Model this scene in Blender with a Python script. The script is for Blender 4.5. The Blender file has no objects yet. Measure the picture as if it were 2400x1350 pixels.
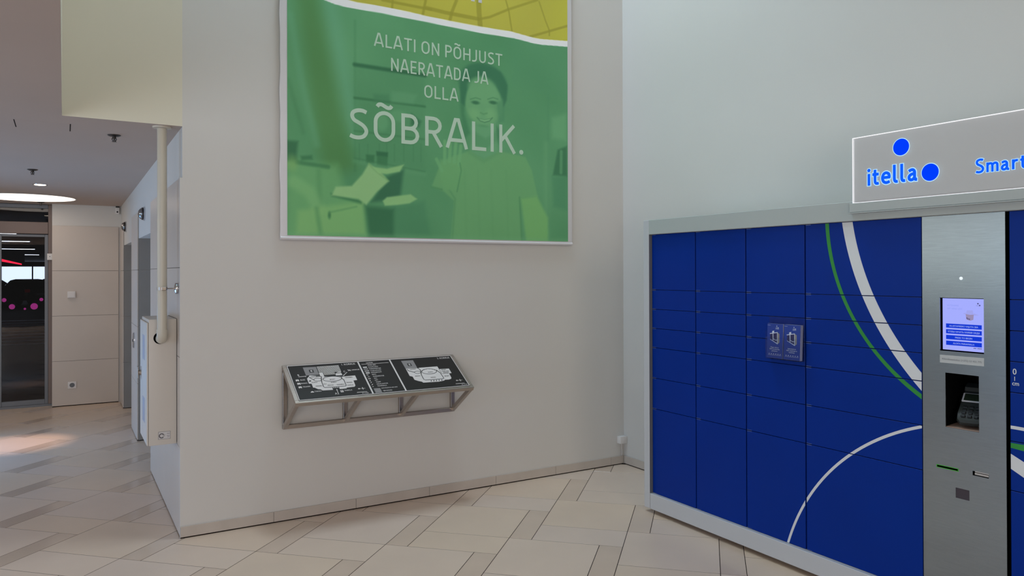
import bpy, bmesh, math
import numpy as np
from mathutils import Vector, Matrix

scene = bpy.context.scene
COL = scene.collection

# ------------------------------------------------------------------ camera
YAW, PITCH, ROLL = (math.radians(a) for a in (30.8194, 0.2822, -0.1577))
CAM_H = 1.761
_w = Vector((math.sin(YAW) * math.cos(PITCH), math.cos(YAW) * math.cos(PITCH), math.sin(PITCH)))
_r0 = Vector((math.cos(YAW), -math.sin(YAW), 0))
_u0 = _r0.cross(_w)
_r = math.cos(ROLL) * _r0 + math.sin(ROLL) * _u0
_u = -math.sin(ROLL) * _r0 + math.cos(ROLL) * _u0
cam_data = bpy.data.cameras.new('camera')
cam_data.sensor_width = 36.0
cam_data.lens = 1761.0 / 2400 * 36.0
cam_data.shift_y = -(675 - 630.04) / 2400
cam_data.clip_start = 0.05
cam_data.clip_end = 300
cam = bpy.data.objects.new('camera', cam_data)
COL.objects.link(cam)
cam.matrix_world = Matrix(((_r.x, _u.x, -_w.x, 0), (_r.y, _u.y, -_w.y, 0), (_r.z, _u.z, -_w.z, CAM_H), (0, 0, 0, 1)))
scene.camera = cam

# ------------------------------------------------------------------ world and daylight
world = bpy.data.worlds.new('world')
scene.world = world
world.use_nodes = True
bg = world.node_tree.nodes['Background']
bg.inputs[0].default_value = (1.0, 0.95, 0.90, 1)
bg.inputs[1].default_value = 0.10

def area_light(name, loc, target, sx, sy, power, color):
    d = bpy.data.lights.new(name, 'AREA')
    d.shape = 'RECTANGLE'
    d.size, d.size_y = sx, sy
    d.energy = power
    d.color = color
    o = bpy.data.objects.new(name, d)
    COL.objects.link(o)
    o.location = loc
    o.rotation_euler = (Vector(target) - Vector(loc)).to_track_quat('-Z', 'Y').to_euler()
    return o

# daylight through the hall's roof glazing, its front glass wall and the lobby's entrance glazing; plus two added fill lamps
area_light('roof_glazing_daylight', (2.4, 4.8, 6.9), (2.6, 4.8, 0), 1.5, 0.9, 100, (0.72, 0.88, 1.0))
area_light('front_glazing_daylight', (1.2, -6.2, 4.4), (1.2, 4, 3.4), 2.6, 4.0, 105, (1.0, 0.88, 0.74))
area_light('lobby_front_fill', (-3.8, -6.2, 1.35), (2.6, 5, 1.6), 4.0, 2.4, 215, (1.0, 0.95, 0.91))  # added fill lamp, brightens the wall corner that the lockers screen off
area_light('clerestory_daylight', (0.06, 4.75, 6.0), (4.4, 5.1, 5.0), 1.0, 1.4, 40, (0.30, 0.66, 1.0))
area_light('entrance_glazing_daylight', (-5.2, 3.0, 1.3), (4, 4.0, 1.2), 4.4, 2.3, 74, (0.42, 0.66, 1.0))
area_light('lobby_blue_fill', (-1.9, 9.1, 0.65), (0.7, 6.4, 0.3), 1.8, 1.1, 36, (0.22, 0.53, 1.0))  # added lamp with no window behind it, tints the lobby return wall blue
area_light('lobby_transom_daylight', (-5.2, 7.2, 2.25), (2, 6.4, 1.5), 5.6, 0.7, 45, (0.92, 1.0, 0.97))

scene.view_settings.view_transform = 'Standard'
scene.view_settings.look = 'None'
scene.view_settings.exposure = 0.05
scene.view_settings.gamma = 1.0
scene.view_settings.use_curve_mapping = False

scene.cycles.max_bounces = 6
scene.cycles.diffuse_bounces = 4
scene.cycles.glossy_bounces = 3
scene.cycles.transmission_bounces = 4
scene.cycles.transparent_max_bounces = 10
scene.cycles.caustics_reflective = False
scene.cycles.caustics_refractive = False

# ------------------------------------------------------------------ helpers
def lin(c):
    out = []
    for v in c[:3]:
        v = v / 255.0
        out.append(v / 12.92 if v <= 0.04045 else ((v + 0.055) / 1.055) ** 2.4)
    return tuple(out) + (1.0,)

MATS = {}
def mat(name, rgb, rough=0.5, metal=0.0, spec=0.5, noise=0.0, nscale=6.0, bump=0.0, bscale=60.0, stretch=None, emit=None, estr=0.0, coat=0.0, detail=4.0):
    """procedural surface: flat colour with optional noise variation and fine relief"""
    m = bpy.data.materials.new(name)
    m.use_nodes = True
    nt = m.node_tree
    b = nt.nodes['Principled BSDF']
    b.inputs['Base Color'].default_value = lin(rgb)
    b.inputs['Roughness'].default_value = rough
    b.inputs['Metallic'].default_value = metal
    b.inputs['Specular IOR Level'].default_value = spec
    b.inputs['Coat Weight'].default_value = coat
    if emit:
        b.inputs['Emission Color'].default_value = lin(emit)
        b.inputs['Emission Strength'].default_value = estr
    if noise or bump:
        tc = nt.nodes.new('ShaderNodeTexCoord')
        mp = nt.nodes.new('ShaderNodeMapping')
        nt.links.new(tc.outputs['Object'], mp.inputs[0])
        if stretch:
            mp.inputs['Scale'].default_value = stretch
    if noise:
        n = nt.nodes.new('ShaderNodeTexNoise')
        n.inputs['Scale'].default_value = nscale
        n.inputs['Detail'].default_value = detail
        nt.links.new(mp.outputs[0], n.inputs['Vector'])
        r = nt.nodes.new('ShaderNodeValToRGB')
        c = lin(rgb)
        r.color_ramp.elements[0].position = 0.3
        r.color_ramp.elements[1].position = 0.7
        r.color_ramp.elements[0].color = tuple(max(0, v * (1 - noise)) for v in c[:3]) + (1,)
        r.color_ramp.elements[1].color = tuple(min(1, v * (1 + noise)) for v in c[:3]) + (1,)
        nt.links.new(n.outputs['Fac'], r.inputs[0])
        nt.links.new(r.outputs[0], b.inputs['Base Color'])
    if bump:
        n2 = nt.nodes.new('ShaderNodeTexNoise')
        n2.inputs['Scale'].default_value = bscale
        n2.inputs['Detail'].default_value = 3
        nt.links.new(mp.outputs[0], n2.inputs['Vector'])
        bp = nt.nodes.new('ShaderNodeBump')
        bp.inputs['Strength'].default_value = bump
        bp.inputs['Distance'].default_value = 0.002
        nt.links.new(n2.outputs['Fac'], bp.inputs['Height'])
        nt.links.new(bp.outputs[0], b.inputs['Normal'])
    MATS[name] = m
    return m

def emission_mat(name, rgb, strength):
    m = bpy.data.materials.new(name)
    m.use_nodes = True
    nt = m.node_tree
    nt.nodes.clear()
    e = nt.nodes.new('ShaderNodeEmission')
    e.inputs[0].default_value = lin(rgb)
    e.inputs[1].default_value = strength
    o = nt.nodes.new('ShaderNodeOutputMaterial')
    nt.links.new(e.outputs[0], o.inputs[0])
    MATS[name] = m
    return m

def glass_mat(name, tint, rough=0.02, ior=1.5, haze=0.0, haze_rgb=(200, 200, 200), glow=0.0):
    """thin clear sheet: Fresnel mix of see-through and mirror, optional milky haze"""
    m = bpy.data.materials.new(name)
    m.use_nodes = True
    nt = m.node_tree
    nt.nodes.clear()
    t = nt.nodes.new('ShaderNodeBsdfTransparent')
    t.inputs[0].default_value = lin(tint)
    g = nt.nodes.new('ShaderNodeBsdfGlossy')
    g.inputs['Roughness'].default_value = rough
    f = nt.nodes.new('ShaderNodeFresnel')
    f.inputs[0].default_value = ior
    mx = nt.nodes.new('ShaderNodeMixShader')
    base = t.outputs[0]
    if haze:
        d = nt.nodes.new('ShaderNodeBsdfDiffuse')
        d.inputs[0].default_value = lin(haze_rgb)
        m2 = nt.nodes.new('ShaderNodeMixShader')
        m2.inputs[0].default_value = haze
        nt.links.new(t.outputs[0], m2.inputs[1])
        nt.links.new(d.outputs[0], m2.inputs[2])
        base = m2.outputs[0]
    if glow:            # edge-lit sheet gives off a little light of its own
        em = nt.nodes.new('ShaderNodeEmission')
        em.inputs[1].default_value = glow
        ad = nt.nodes.new('ShaderNodeAddShader')
        nt.links.new(base, ad.inputs[0])
        nt.links.new(em.outputs[0], ad.inputs[1])
        base = ad.outputs[0]
    nt.links.new(f.outputs[0], mx.inputs[0])
    nt.links.new(base, mx.inputs[1])
    nt.links.new(g.outputs[0], mx.inputs[2])
    o = nt.nodes.new('ShaderNodeOutputMaterial')
    nt.links.new(mx.outputs[0], o.inputs[0])
    MATS[name] = m
    return m


class MB:
    """collects shapes (world coordinates) into one bmesh"""
    def __init__(self):
        self.bm = bmesh.new()

    def box(self, x0, x1, y0, y1, z0, z1, bev=0.0, seg=1):
        bm = self.bm
        c = [(x, y, z) for z in (z0, z1) for y in (y0, y1) for x in (x0, x1)]
        v = [bm.verts.new(p) for p in c]
        fs = [bm.faces.new([v[i] for i in q]) for q in ((0, 2, 3, 1), (4, 5, 7, 6), (0, 1, 5, 4), (2, 6, 7, 3), (0, 4, 6, 2), (1, 3, 7, 5))]
        if bev > 0:
            es = list({e for f in fs for e in f.edges})
            bmesh.ops.bevel(bm, geom=es, offset=bev, segments=seg, affect='EDGES', profile=0.6)
        return self

    def bar(self, p0, p1, a, b, up=(0, 0, 1), bev=0.0):
        """square tube of section a x b between two points"""
        p0, p1 = Vector(p0), Vector(p1)
        d = (p1 - p0).normalized()
        s = d.cross(Vector(up)).normalized()
        t = s.cross(d).normalized()
        bm = self.bm
        v = []
        for p in (p0, p1):
            for i, j in ((-1, -1), (1, -1), (1, 1), (-1, 1)):
                v.append(bm.verts.new(p + s * (a / 2 * i) + t * (b / 2 * j)))
        fs = [bm.faces.new([v[i] for i in q]) for q in ((3, 2, 1, 0), (4, 5, 6, 7), (0, 1, 5, 4), (1, 2, 6, 5), (2, 3, 7, 6), (3, 0, 4, 7))]
        if bev > 0:
            es = list({e for f in fs for e in f.edges})
            bmesh.ops.bevel(bm, geom=es, offset=bev, segments=1, affect='EDGES')
        return self

    def tube(self, pts, rad, seg=16, cap=True):
        """round tube along points; rad a number or list"""
        bm = self.bm
        pts = [Vector(p) for p in pts]
        n = len(pts)
        rads = rad if isinstance(rad, (list, tuple)) else [rad] * n
        d0 = (pts[1] - pts[0]).normalized()
        a = Vector((1, 0, 0)) if abs(d0.x) < 0.9 else Vector((0, 1, 0))
        s = d0.cross(a).normalized()
        rings = []
        for i, p in enumerate(pts):
            d = (pts[min(i + 1, n - 1)] - pts[max(i - 1, 0)]).normalized()
            s = (s - d * s.dot(d)).normalized()
            t = d.cross(s)
            rings.append([bm.verts.new(p + (s * math.cos(2 * math.pi * k / seg) + t * math.sin(2 * math.pi * k / seg)) * rads[i]) for k in range(seg)])
        for i in range(n - 1):
            for k in range(seg):
                bm.faces.new((rings[i][k], rings[i][(k + 1) % seg], rings[i + 1][(k + 1) % seg], rings[i + 1][k]))
        if cap:
            bm.faces.new(list(reversed(rings[0])))
            bm.faces.new(rings[-1])
        return self

    def lathe(self, origin, axis, prof, seg=24):
        """profile [(along, radius)] revolved about axis from origin"""
        o, ax = Vector(origin), Vector(axis).normalized()
        a = Vector((1, 0, 0)) if abs(ax.x) < 0.9 else Vector((0, 1, 0))
        s = ax.cross(a).normalized()
        t = ax.cross(s)
        bm = self.bm
        rings = []
        for h, r in prof:
            rings.append([bm.verts.new(o + ax * h + (s * math.cos(2 * math.pi * k / seg) + t * math.sin(2 * math.pi * k / seg)) * max(r, 1e-4)) for k in range(seg)])
        for i in range(len(rings) - 1):
            for k in range(seg):
                bm.faces.new((rings[i][k], rings[i][(k + 1) % seg], rings[i + 1][(k + 1) % seg], rings[i + 1][k]))
        bm.faces.new(list(reversed(rings[0])))
        bm.faces.new(rings[-1])
        return self

    def prism(self, pts, d):
        """planar polygon of 3-D points extruded by vector d (front cap at pts + d)"""
        bm = self.bm
        d = Vector(d)
        a = [bm.verts.new(Vector(p)) for p in pts]
        b = [bm.verts.new(Vector(p) + d) for p in pts]
        n = len(a)
        bm.faces.new(list(reversed(a)))
        bm.faces.new(b)
        for i in range(n):
            bm.faces.new((a[i], a[(i + 1) % n], b[(i + 1) % n], b[i]))
        return self

    def ribbon(self, pts, width, nrm, depth):
        """flat stripe of given width along a polyline lying in the plane with normal nrm"""
        nrm = Vector(nrm).normalized()
        pts = [Vector(p) for p in pts]
        L, R = [], []
        for i, p in enumerate(pts):
            d = (pts[min(i + 1, len(pts) - 1)] - pts[max(i - 1, 0)]).normalized()
            s = nrm.cross(d).normalized() * (width / 2)
            L.append(p + s)
            R.append(p - s)
        for i in range(len(pts) - 1):
            self.prism([R[i], R[i + 1], L[i + 1], L[i]], nrm * depth)
        return self

    def quad(self, pts):
        self.bm.faces.new([self.bm.verts.new(p) for p in pts])
        return self


def obj(name, mb, m, parent=None, smooth=False, label=None, kind=None, category=None, group=None, angle=35):
    bm = mb.bm
    bmesh.ops.recalc_face_normals(bm, faces=bm.faces)
    me = bpy.data.meshes.new(name)
    if parent is not None:
        off = parent.matrix_world.translation if parent.parent is None else OFF[parent.name]
        bmesh.ops.translate(bm, verts=bm.verts, vec=-Vector(off))
    bm.to_mesh(me)
    bm.free()
    me.materials.append(MATS[m] if isinstance(m, str) else m)
    if smooth:
        for p in me.polygons:
            p.use_smooth = True
        me.set_sharp_from_angle(angle=math.radians(angle))
    o = bpy.data.objects.new(name, me)
    COL.objects.link(o)
    if parent is not None:
        o.parent = parent
        OFF[o.name] = Vector(off)
    else:
        OFF[o.name] = Vector((0, 0, 0))
    for k, v in (('label', label), ('kind', kind), ('category', category), ('group', group)):
        if v:
            o[k] = v
    return o

OFF = {}
def thing(name, label, cat, loc, group=None):
    o = bpy.data.objects.new(name, None)
    o.empty_display_size = 0.1
    COL.objects.link(o)
    o.location = loc
    o.matrix_world = Matrix.Translation(Vector(loc))
    OFF[o.name] = Vector(loc)
    o['label'] = label
    o['category'] = cat
    if group:
        o['group'] = group
    return o

def struct(name, mb, m, **k):
    return obj(name, mb, m, kind='structure', **k)

# --- lettering
_FONT_CACHE = {}
def glyph_mesh(s, offset=0.0):
    key = (s, offset)
    if key not in _FONT_CACHE:
        c = bpy.data.curves.new('lettering', 'FONT')
        c.body = s
        c.size = 1.0
        c.resolution_u = 4
        c.offset = offset
        o = bpy.data.objects.new('lettering', c)
        me = bpy.data.meshes.new_from_object(o)
        co = np.zeros(len(me.vertices) * 3)
        me.vertices.foreach_get('co', co)
        co = co.reshape(-1, 3)
        fs = [tuple(p.vertices) for p in me.polygons]
        bpy.data.objects.remove(o)
        bpy.data.curves.remove(c)
        bpy.data.meshes.remove(me)
        _FONT_CACHE[key] = (co, fs)
    return _FONT_CACHE[key]

CAP = None
def text(mb, s, origin, ex, ey, en, cap, width=None, xs=0.9, align='L', depth=0.0006, offset=0.0):
    """flat raised lettering: baseline start (or centre) at origin, ex reading direction, ey up, en outward"""
    global CAP
    if CAP is None:
        CAP = glyph_mesh('H')[0][:, 1].max()
    co, fs = glyph_mesh(s)
    ref = co
    x0, x1 = ref[:, 0].min(), ref[:, 0].max()
    sy = cap / CAP
    sx = width / (x1 - x0) if width else sy * xs
    off = {'L': x0, 'C': (x0 + x1) / 2, 'R': x1}[align]
    o, ex, ey, en = Vector(origin), Vector(ex), Vector(ey), Vector(en)
    bm = mb.bm
    # a bolder weight is drawn as two copies set slightly apart
    for n_, dx in enumerate(((-offset, offset) if offset else (0.0,))):
        vs = [bm.verts.new(o + ex * ((p[0] - off) * sx + dx * sy) + ey * (p[1] * sy) + en * (depth + n_ * 2e-5)) for p in co]
        for f in fs:
            try:
                bm.faces.new([vs[i] for i in f])
            except ValueError:
                pass
    return mb

def flat_obj(name, mb, m, parent, nrm, **k):
    """lettering made of flat faces: orient all faces along nrm"""
    bm = mb.bm
    bm.normal_update()
    n = Vector(nrm)
    rev = [f for f in bm.faces if f.normal.dot(n) < 0]
    bmesh.ops.reverse_faces(bm, faces=rev)
    recalc = bmesh.ops.recalc_face_normals
    me = bpy.data.meshes.new(name)
    off = parent.matrix_world.translation if parent.parent is None else OFF[parent.name]
    bmesh.ops.translate(bm, verts=bm.verts, vec=-Vector(off))
    bm.to_mesh(me)
    bm.free()
    me.materials.append(MATS[m])
    o = bpy.data.objects.new(name, me)
    COL.objects.link(o)
    o.parent = parent
    OFF[o.name] = Vector(off)
    for kk, v in k.items():
        o[kk] = v
    return o

# --- drawn lettering: centre-line strokes, cap or ascender height 1
def _arc(cx, cy, rx, ry, a0, a1, n=9):
    return [(cx + rx * math.cos(math.radians(a)), cy + ry * math.sin(math.radians(a))) for a in np.linspace(a0, a1, n)]
def _spline(p, n=5):
    out = []
    q = [p[0]] + list(p) + [p[-1]]
    for i in range(1, len(q) - 2):
        for t in np.linspace(0, 1, n, endpoint=False):
            out.append(tuple(0.5 * (2 * b + (c - a) * t + (2 * a - 5 * b + 4 * c - d) * t * t + (3 * b - a - 3 * c + d) * t ** 3) for a, b, c, d in zip(q[i - 1], q[i], q[i + 1], q[i + 2])))
    return out + [p[-1]]
_O = _arc(.36, .64, .27, .30, 0, 180, 13) + _arc(.36, .36, .27, .30, 180, 360, 13)
_TIL = _spline([(.14, 1.13), (.19, 1.20), (.27, 1.21), (.36, 1.165), (.45, 1.12), (.53, 1.13), (.58, 1.20)])
_S = _spline([(.53, .89), (.42, .935), (.28, .935), (.15, .87), (.11, .75), (.17, .62), (.30, .545), (.43, .46), (.51, .35), (.52, .24), (.45, .12), (.32, .065), (.17, .07), (.05, .12)])
GLYPHS = {   # advance, [(points, closed)]
    'A': (.72, [([(.035, 0), (.31, .985), (.41, .985), (.685, 0)], 0), ([(.13, .28), (.59, .28)], 0)]),
    'L': (.54, [([(.1, 1), (.1, .06), (.54, .06)], 0)]), 'T': (.64, [([(.01, .94), (.63, .94)], 0), ([(.32, .94), (.32, 0)], 0)]),
    'I': (.2, [([(.1, 1), (.1, 0)], 0)]), 'O': (.72, [(_O, 1)]), 'Õ': (.72, [(_O, 1), (_TIL, 0)]),
    'N': (.70, [([(.1, 0), (.1, 1)], 0), ([(.60, 0), (.60, 1)], 0), ([(.095, .97), (.605, .03)], 0)]),
    'P': (.60, [([(.1, 0), (.1, 1)], 0), ([(.1, .94), (.32, .94)] + _arc(.32, .70, .22, .24, 90, -90)[1:] + [(.1, .46)], 0)]),
    'R': (.62, [([(.1, 0), (.1, 1)], 0), ([(.1, .94), (.32, .94)] + _arc(.32, .71, .21, .23, 90, -90)[1:] + [(.1, .48)], 0), ([(.30, .48), (.57, 0)], 0)]),
    'H': (.70, [([(.1, 0), (.1, 1)], 0), ([(.60, 0), (.60, 1)], 0), ([(.1, .51), (.60, .51)], 0)]),
    'J': (.46, [([(.36, 1), (.36, .30)] + _arc(.14, .28, .22, .22, 0, -90)[1:] + [(.0, .06)], 0)]),
    'U': (.68, [([(.1, 1), (.1, .32)] + _arc(.34, .31, .24, .25, 180, 360)[1:] + [(.58, 1)], 0)]),
    'S': (.60, [(_S, 0)]), 'E': (.56, [([(.54, .94), (.1, .94), (.1, .06), (.54, .06)], 0), ([(.1, .51), (.49, .51)], 0)]),
    'D': (.68, [([(.1, .06), (.1, .94), (.30, .94)] + _arc(.30, .66, .28, .28, 90, 0)[1:] + _arc(.30, .34, .28, .28, 0, -90), 1)]),
    'B': (.64, [([(.1, 0), (.1, 1)], 0), ([(.1, .94), (.32, .94)] + _arc(.32, .73, .19, .21, 90, -90)[1:] + [(.1, .52)], 0), ([(.1, .52), (.33, .52)] + _arc(.33, .29, .22, .23, 90, -90)[1:] + [(.1, .06)], 0)]),
    'K': (.64, [([(.1, 0), (.1, 1)], 0), ([(.58, 1), (.12, .44)], 0), ([(.26, .60), (.60, 0)], 0)]), ' ': (.20, []), '.': (.2, [('dot', (.1, .075, .085))])}
_SL = [(x * 1.0, y) for x, y in _S]
LOWER = {
    'i': (.20, [([(.10, 0), (.10, .67)], 0), ('dot', (.10, .86, .10))]),
    't': (.42, [(_spline([(.17, .86), (.17, .55), (.17, .24), (.205, .12), (.29, .08), (.40, .10)]), 0), ([(.01, .60), (.40, .60)], 0)]),
    'e': (.60, [([(.12, .36), (.50, .36)] + _spline([(.51, .40), (.47, .54), (.32, .615), (.17, .55), (.095, .36), (.15, .16), (.29, .075), (.42, .085), (.53, .13)]), 0)]),
    'l': (.32, [(_spline([(.10, 1), (.10, .6), (.10, .24), (.13, .12), (.20, .075), (.30, .085)]), 0)]),
    'a': (.60, [(_spline([(.08, .54), (.20, .60), (.32, .60), (.40, .50), (.405, .30), (.41, .16), (.45, .08), (.55, .07)]), 0), (_spline([(.40, .39), (.24, .37), (.11, .28), (.10, .14), (.20, .07), (.32, .10), (.40, .20)]), 0)]),
    'S': (.62, [(_SL, 0)]),
    'm': (.86, [([(.10, 0), (.10, .68)], 0), (_spline([(.10, .48), (.20, .58), (.32, .60), (.40, .54), (.425, .42), (.425, 0)]), 0), (_spline([(.425, .48), (.53, .58), (.65, .60), (.73, .54), (.755, .42), (.755, 0)]), 0)]),
    'r': (.42, [([(.10, 0), (.10, .68)], 0), (_spline([(.10, .44), (.18, .56), (.28, .60), (.40, .595)]), 0)])}
def stroke_word(s, origin, ex, ey, en, cap, width, sw, depth, lower=False, gap=0.11, ext=0.0):
    """one MB per letter; the word is fitted to the given width"""
    table = LOWER if lower else GLYPHS
    adv = [table[c][0] for c in s]
    total = sum(adv) + gap * (len(s) - 1)
    sx = width / total
    o, ex, ey, en = Vector(origin), Vector(ex), Vector(ey), Vector(en).normalized()
    x = 0.0
    out = []
    for c, a in zip(s, adv):
        mb = MB()
        lift = 0.0
        for st in table[c][1]:
            lift += 0.00005
            if st[0] == 'dot':
                cx, cy, r = st[1]
                r += ext
                pts = [(cx + r * math.cos(t) * cap / sx * 1.0, cy + r * math.sin(t)) for t in np.linspace(0, 2 * math.pi, 20, endpoint=False)]
                mb.prism([o + ex * ((x + p[0]) * sx) + ey * (p[1] * cap) for p in pts], en * depth)
                continue
            pts, closed = st
            P = [o + ex * ((x + p[0]) * sx) + ey * (p[1] * cap) for p in pts]
            if ext and not closed:      # lengthen the ends of an outline stroke
                P[0] = P[0] + (P[0] - P[1]).normalized() * ext * cap
                P[-1] = P[-1] + (P[-1] - P[-2]).normalized() * ext * cap
            n = len(P)
            half = sw * cap / 2
            L, R = [], []
            for i in range(n):
                if closed:
                    d0, d1 = (P[i] - P[i - 1]).normalized(), (P[(i + 1) % n] - P[i]).normalized()
                else:
                    d0 = (P[i] - P[i - 1]).normalized() if i else (P[1] - P[0]).normalized()
                    d1 = (P[i + 1] - P[i]).normalized() if i < n - 1 else d0
                n0, n1 = en.cross(d0), en.cross(d1)
                m = n0 + n1
                m = m / max(m.dot(n0), 0.45) if m.length > 1e-6 else n0
                L.append(P[i] + m * half)
                R.append(P[i] - m * half)
            bm = mb.bm
            rows = [[bm.verts.new(v) for v in (R[i], L[i], L[i] + en * (depth + lift), R[i] + en * (depth + lift))] for i in range(n)]
            rng_ = range(n) if closed else range(n - 1)
            for i in rng_:
                u_, v_ = rows[i], rows[(i + 1) % n]
                for k in range(4):
                    bm.faces.new((u_[k], u_[(k + 1) % 4], v_[(k + 1) % 4], v_[k]))
            if not closed:
                bm.faces.new(list(reversed(rows[0])))
                bm.faces.new(rows[-1])
        if len(mb.bm.faces):
            out.append(mb)
        else:
            mb.bm.free()
        x += a + gap
    return out

# ------------------------------------------------------------------ materials
mat('plaster', (213, 210, 206), 0.75, noise=0.012, nscale=1.2, bump=0.05, bscale=220)
mat('plaster_cream', (222, 216, 198), 0.75, noise=0.012, nscale=1.2, bump=0.05, bscale=220)
mat('ceiling_paint', (194, 177, 166), 0.85, noise=0.02, nscale=1.5, bump=0.05, bscale=200)
mat('tile', (226, 204, 186), 0.34, spec=0.42, noise=0.035, nscale=2.2, bump=0.02, bscale=90)
mat('tile_cool', (224, 203, 187), 0.34, spec=0.42, noise=0.04, nscale=2.2, bump=0.02, bscale=90)
mat('tile_warm', (226, 203, 182), 0.34, spec=0.42, noise=0.04, nscale=2.2, bump=0.02, bscale=90)
mat('strip_tile', (218, 195, 176), 0.15, spec=0.5, noise=0.035, nscale=3.0, bump=0.01, bscale=90)
mat('grout', (34, 27, 24), 0.95, spec=0.1)
mat('stone_panel', (205, 194, 185), 0.32, spec=0.45, noise=0.035, nscale=1.6, bump=0.02, bscale=120)
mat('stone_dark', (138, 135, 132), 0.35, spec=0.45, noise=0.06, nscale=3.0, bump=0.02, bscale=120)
mat('base_tile', (196, 186, 177), 0.4, spec=0.4, noise=0.06, nscale=5.0)
mat('banner_vinyl', (222, 219, 222), 0.45, spec=0.35, bump=0.05, bscale=8)
mat('banner_white', (214, 214, 218), 0.45, spec=0.3)
mat('banner_letter', (196, 222, 200), 0.5, spec=0.3)
mat('steel', (176, 166, 158), 0.34, 0.92, noise=0.06, nscale=14, stretch=(1, 14, 14))
mat('brushed_steel', (146, 152, 156), 0.27, 0.95, noise=0.05, nscale=16, stretch=(1, 1, 16))
mat('chrome', (200, 200, 205), 0.12, 1.0)
mat('chrome_dim', (150, 150, 152), 0.22, 0.9)
mat('map_black', (27, 25, 24), 0.4, spec=0.35)
mat('map_white', (226, 220, 218), 0.5)
mat('map_grey', (140, 136, 136), 0.5)
mat('map_ink', (30, 27, 26), 0.5)
mat('locker_frame', (178, 184, 183), 0.42, spec=0.4, noise=0.015, nscale=3)
mat('locker_frame_light', (196, 198, 203), 0.42, spec=0.4)
mat('locker_side', (104, 108, 114), 0.5)
mat('locker_blue', (0, 46, 142), 0.36, spec=0.12, noise=0.03, nscale=2.5, bump=0.01, bscale=300)
mat('locker_gap', (46, 44, 48), 0.7)
mat('stripe_white', (222, 224, 228), 0.4)
mat('stripe_green', (38, 142, 50), 0.4)
mat('clip_metal', (150, 165, 195), 0.3, 0.6)
mat('black_plastic', (22, 23, 25), 0.45)
mat('dark_plastic', (40, 45, 45), 0.4)
mat('void_black', (5, 6, 8), 0.9, spec=0.05)
mat('tray_wood', (168, 140, 126), 0.5)
mat('label_paper', (190, 194, 196), 0.6)
mat('label_ink', (128, 132, 138), 0.6)
mat('paint_white', (224, 222, 216), 0.4, spec=0.45)
mat('cabinet_paint', (207, 201, 194), 0.35, spec=0.45, noise=0.015, nscale=2)
mat('pipe_paint', (200, 194, 180), 0.35, spec=0.5)
mat('plastic_white', (226, 222, 220), 0.45)
mat('sticker', (206, 204, 206), 0.5)
mat('sticker_ink', (74, 72, 82), 0.5)
mat('sticker_violet', (158, 154, 172), 0.5)
mat('door_frame', (112, 116, 123), 0.4, 0.1, noise=0.03, nscale=4)
mat('door_frame_brown', (118, 103, 98), 0.45, 0.2, noise=0.03, nscale=4)
mat('magenta_dot', (196, 30, 160), 0.5)
mat('brochure_blue', (4, 52, 150), 0.35)
mat('brochure_navy', (30, 28, 88), 0.4)
mat('paper_white', (214, 216, 224), 0.55)
mat('brochure_ink', (206, 214, 232), 0.5)
mat('card_screen', (44, 56, 44), 0.25)
mat('green_plastic', (60, 170, 40), 0.4, emit=(60, 200, 30), estr=0.04)
mat('scanner_glass', (58, 50, 62), 0.15)
mat('asphalt', (58, 56, 60), 0.6, noise=0.15, nscale=0.6)
mat('road_paint', (200, 205, 215), 0.6)
mat('garage_concrete', (66, 66, 72), 0.8, noise=0.1, nscale=0.5)
mat('car_olive', (92, 92, 72), 0.2, 0.4, coat=0.6)
mat('car_graphite', (84, 88, 102), 0.2, 0.4, coat=0.6)
mat('car_white', (205, 208, 214), 0.25, 0.1, coat=0.6)
mat('car_glass', (20, 24, 28), 0.05, 0.0, coat=0.5)
mat('tyre', (20, 20, 21), 0.7)
mat('tail_red', (150, 18, 22), 0.3, emit=(200, 20, 20), estr=0.02)
mat('wheel_alloy', (160, 162, 168), 0.3, 0.8)
mat('dark_metal', (74, 70, 68), 0.35, 0.8)
emission_mat('disc_glow', (255, 238, 222), 2.2)
emission_mat('lamp_glow', (255, 236, 214), 6.0)
emission_mat('garage_daylight', (224, 233, 250), 1.7)
emission_mat('garage_lamp', (235, 240, 255), 7.0)
emission_mat('red_neon', (255, 40, 70), 1.6)
emission_mat('edge_glow', (250, 250, 255), 1.15)
emission_mat('letter_blue', (16, 96, 255), 0.95)
emission_mat('letter_blue_dark', (0, 62, 255), 0.95)
emission_mat('letter_rim', (178, 226, 255), 1.0)
emission_mat('screen_lilac', (162, 170, 250), 1.0)
emission_mat('screen_blue', (24, 66, 240), 0.72)
emission_mat('screen_text', (170, 190, 255), 0.85)
emission_mat('screen_faint', (140, 152, 236), 1.0)
emission_mat('screen_flap', (158, 162, 232), 1.0)
emission_mat('screen_box', (150, 138, 176), 1.0)
emission_mat('screen_dark', (80, 80, 130), 0.8)
emission_mat('led_white', (235, 245, 250), 1.0)
glass_mat('door_glass', (232, 236, 242), 0.015)
glass_mat('acrylic_clear', (248, 250, 253), 0.04, 1.14, 0.008, (190, 195, 210))
glass_mat('acrylic_frosted', (236, 236, 238), 0.06, 1.45, 0.45, (228, 226, 226), 0.035)

YM, XR, XL, XU = 5.424, 4.430, 0.664, 0.679   # middle wall, right wall, lobby cladding face, lobby plaster face
YF = 11.626                                     # far lobby wall
def ceil_z(y):
    return 2.742 - max(0.0, y - YM) * 0.0092

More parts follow.
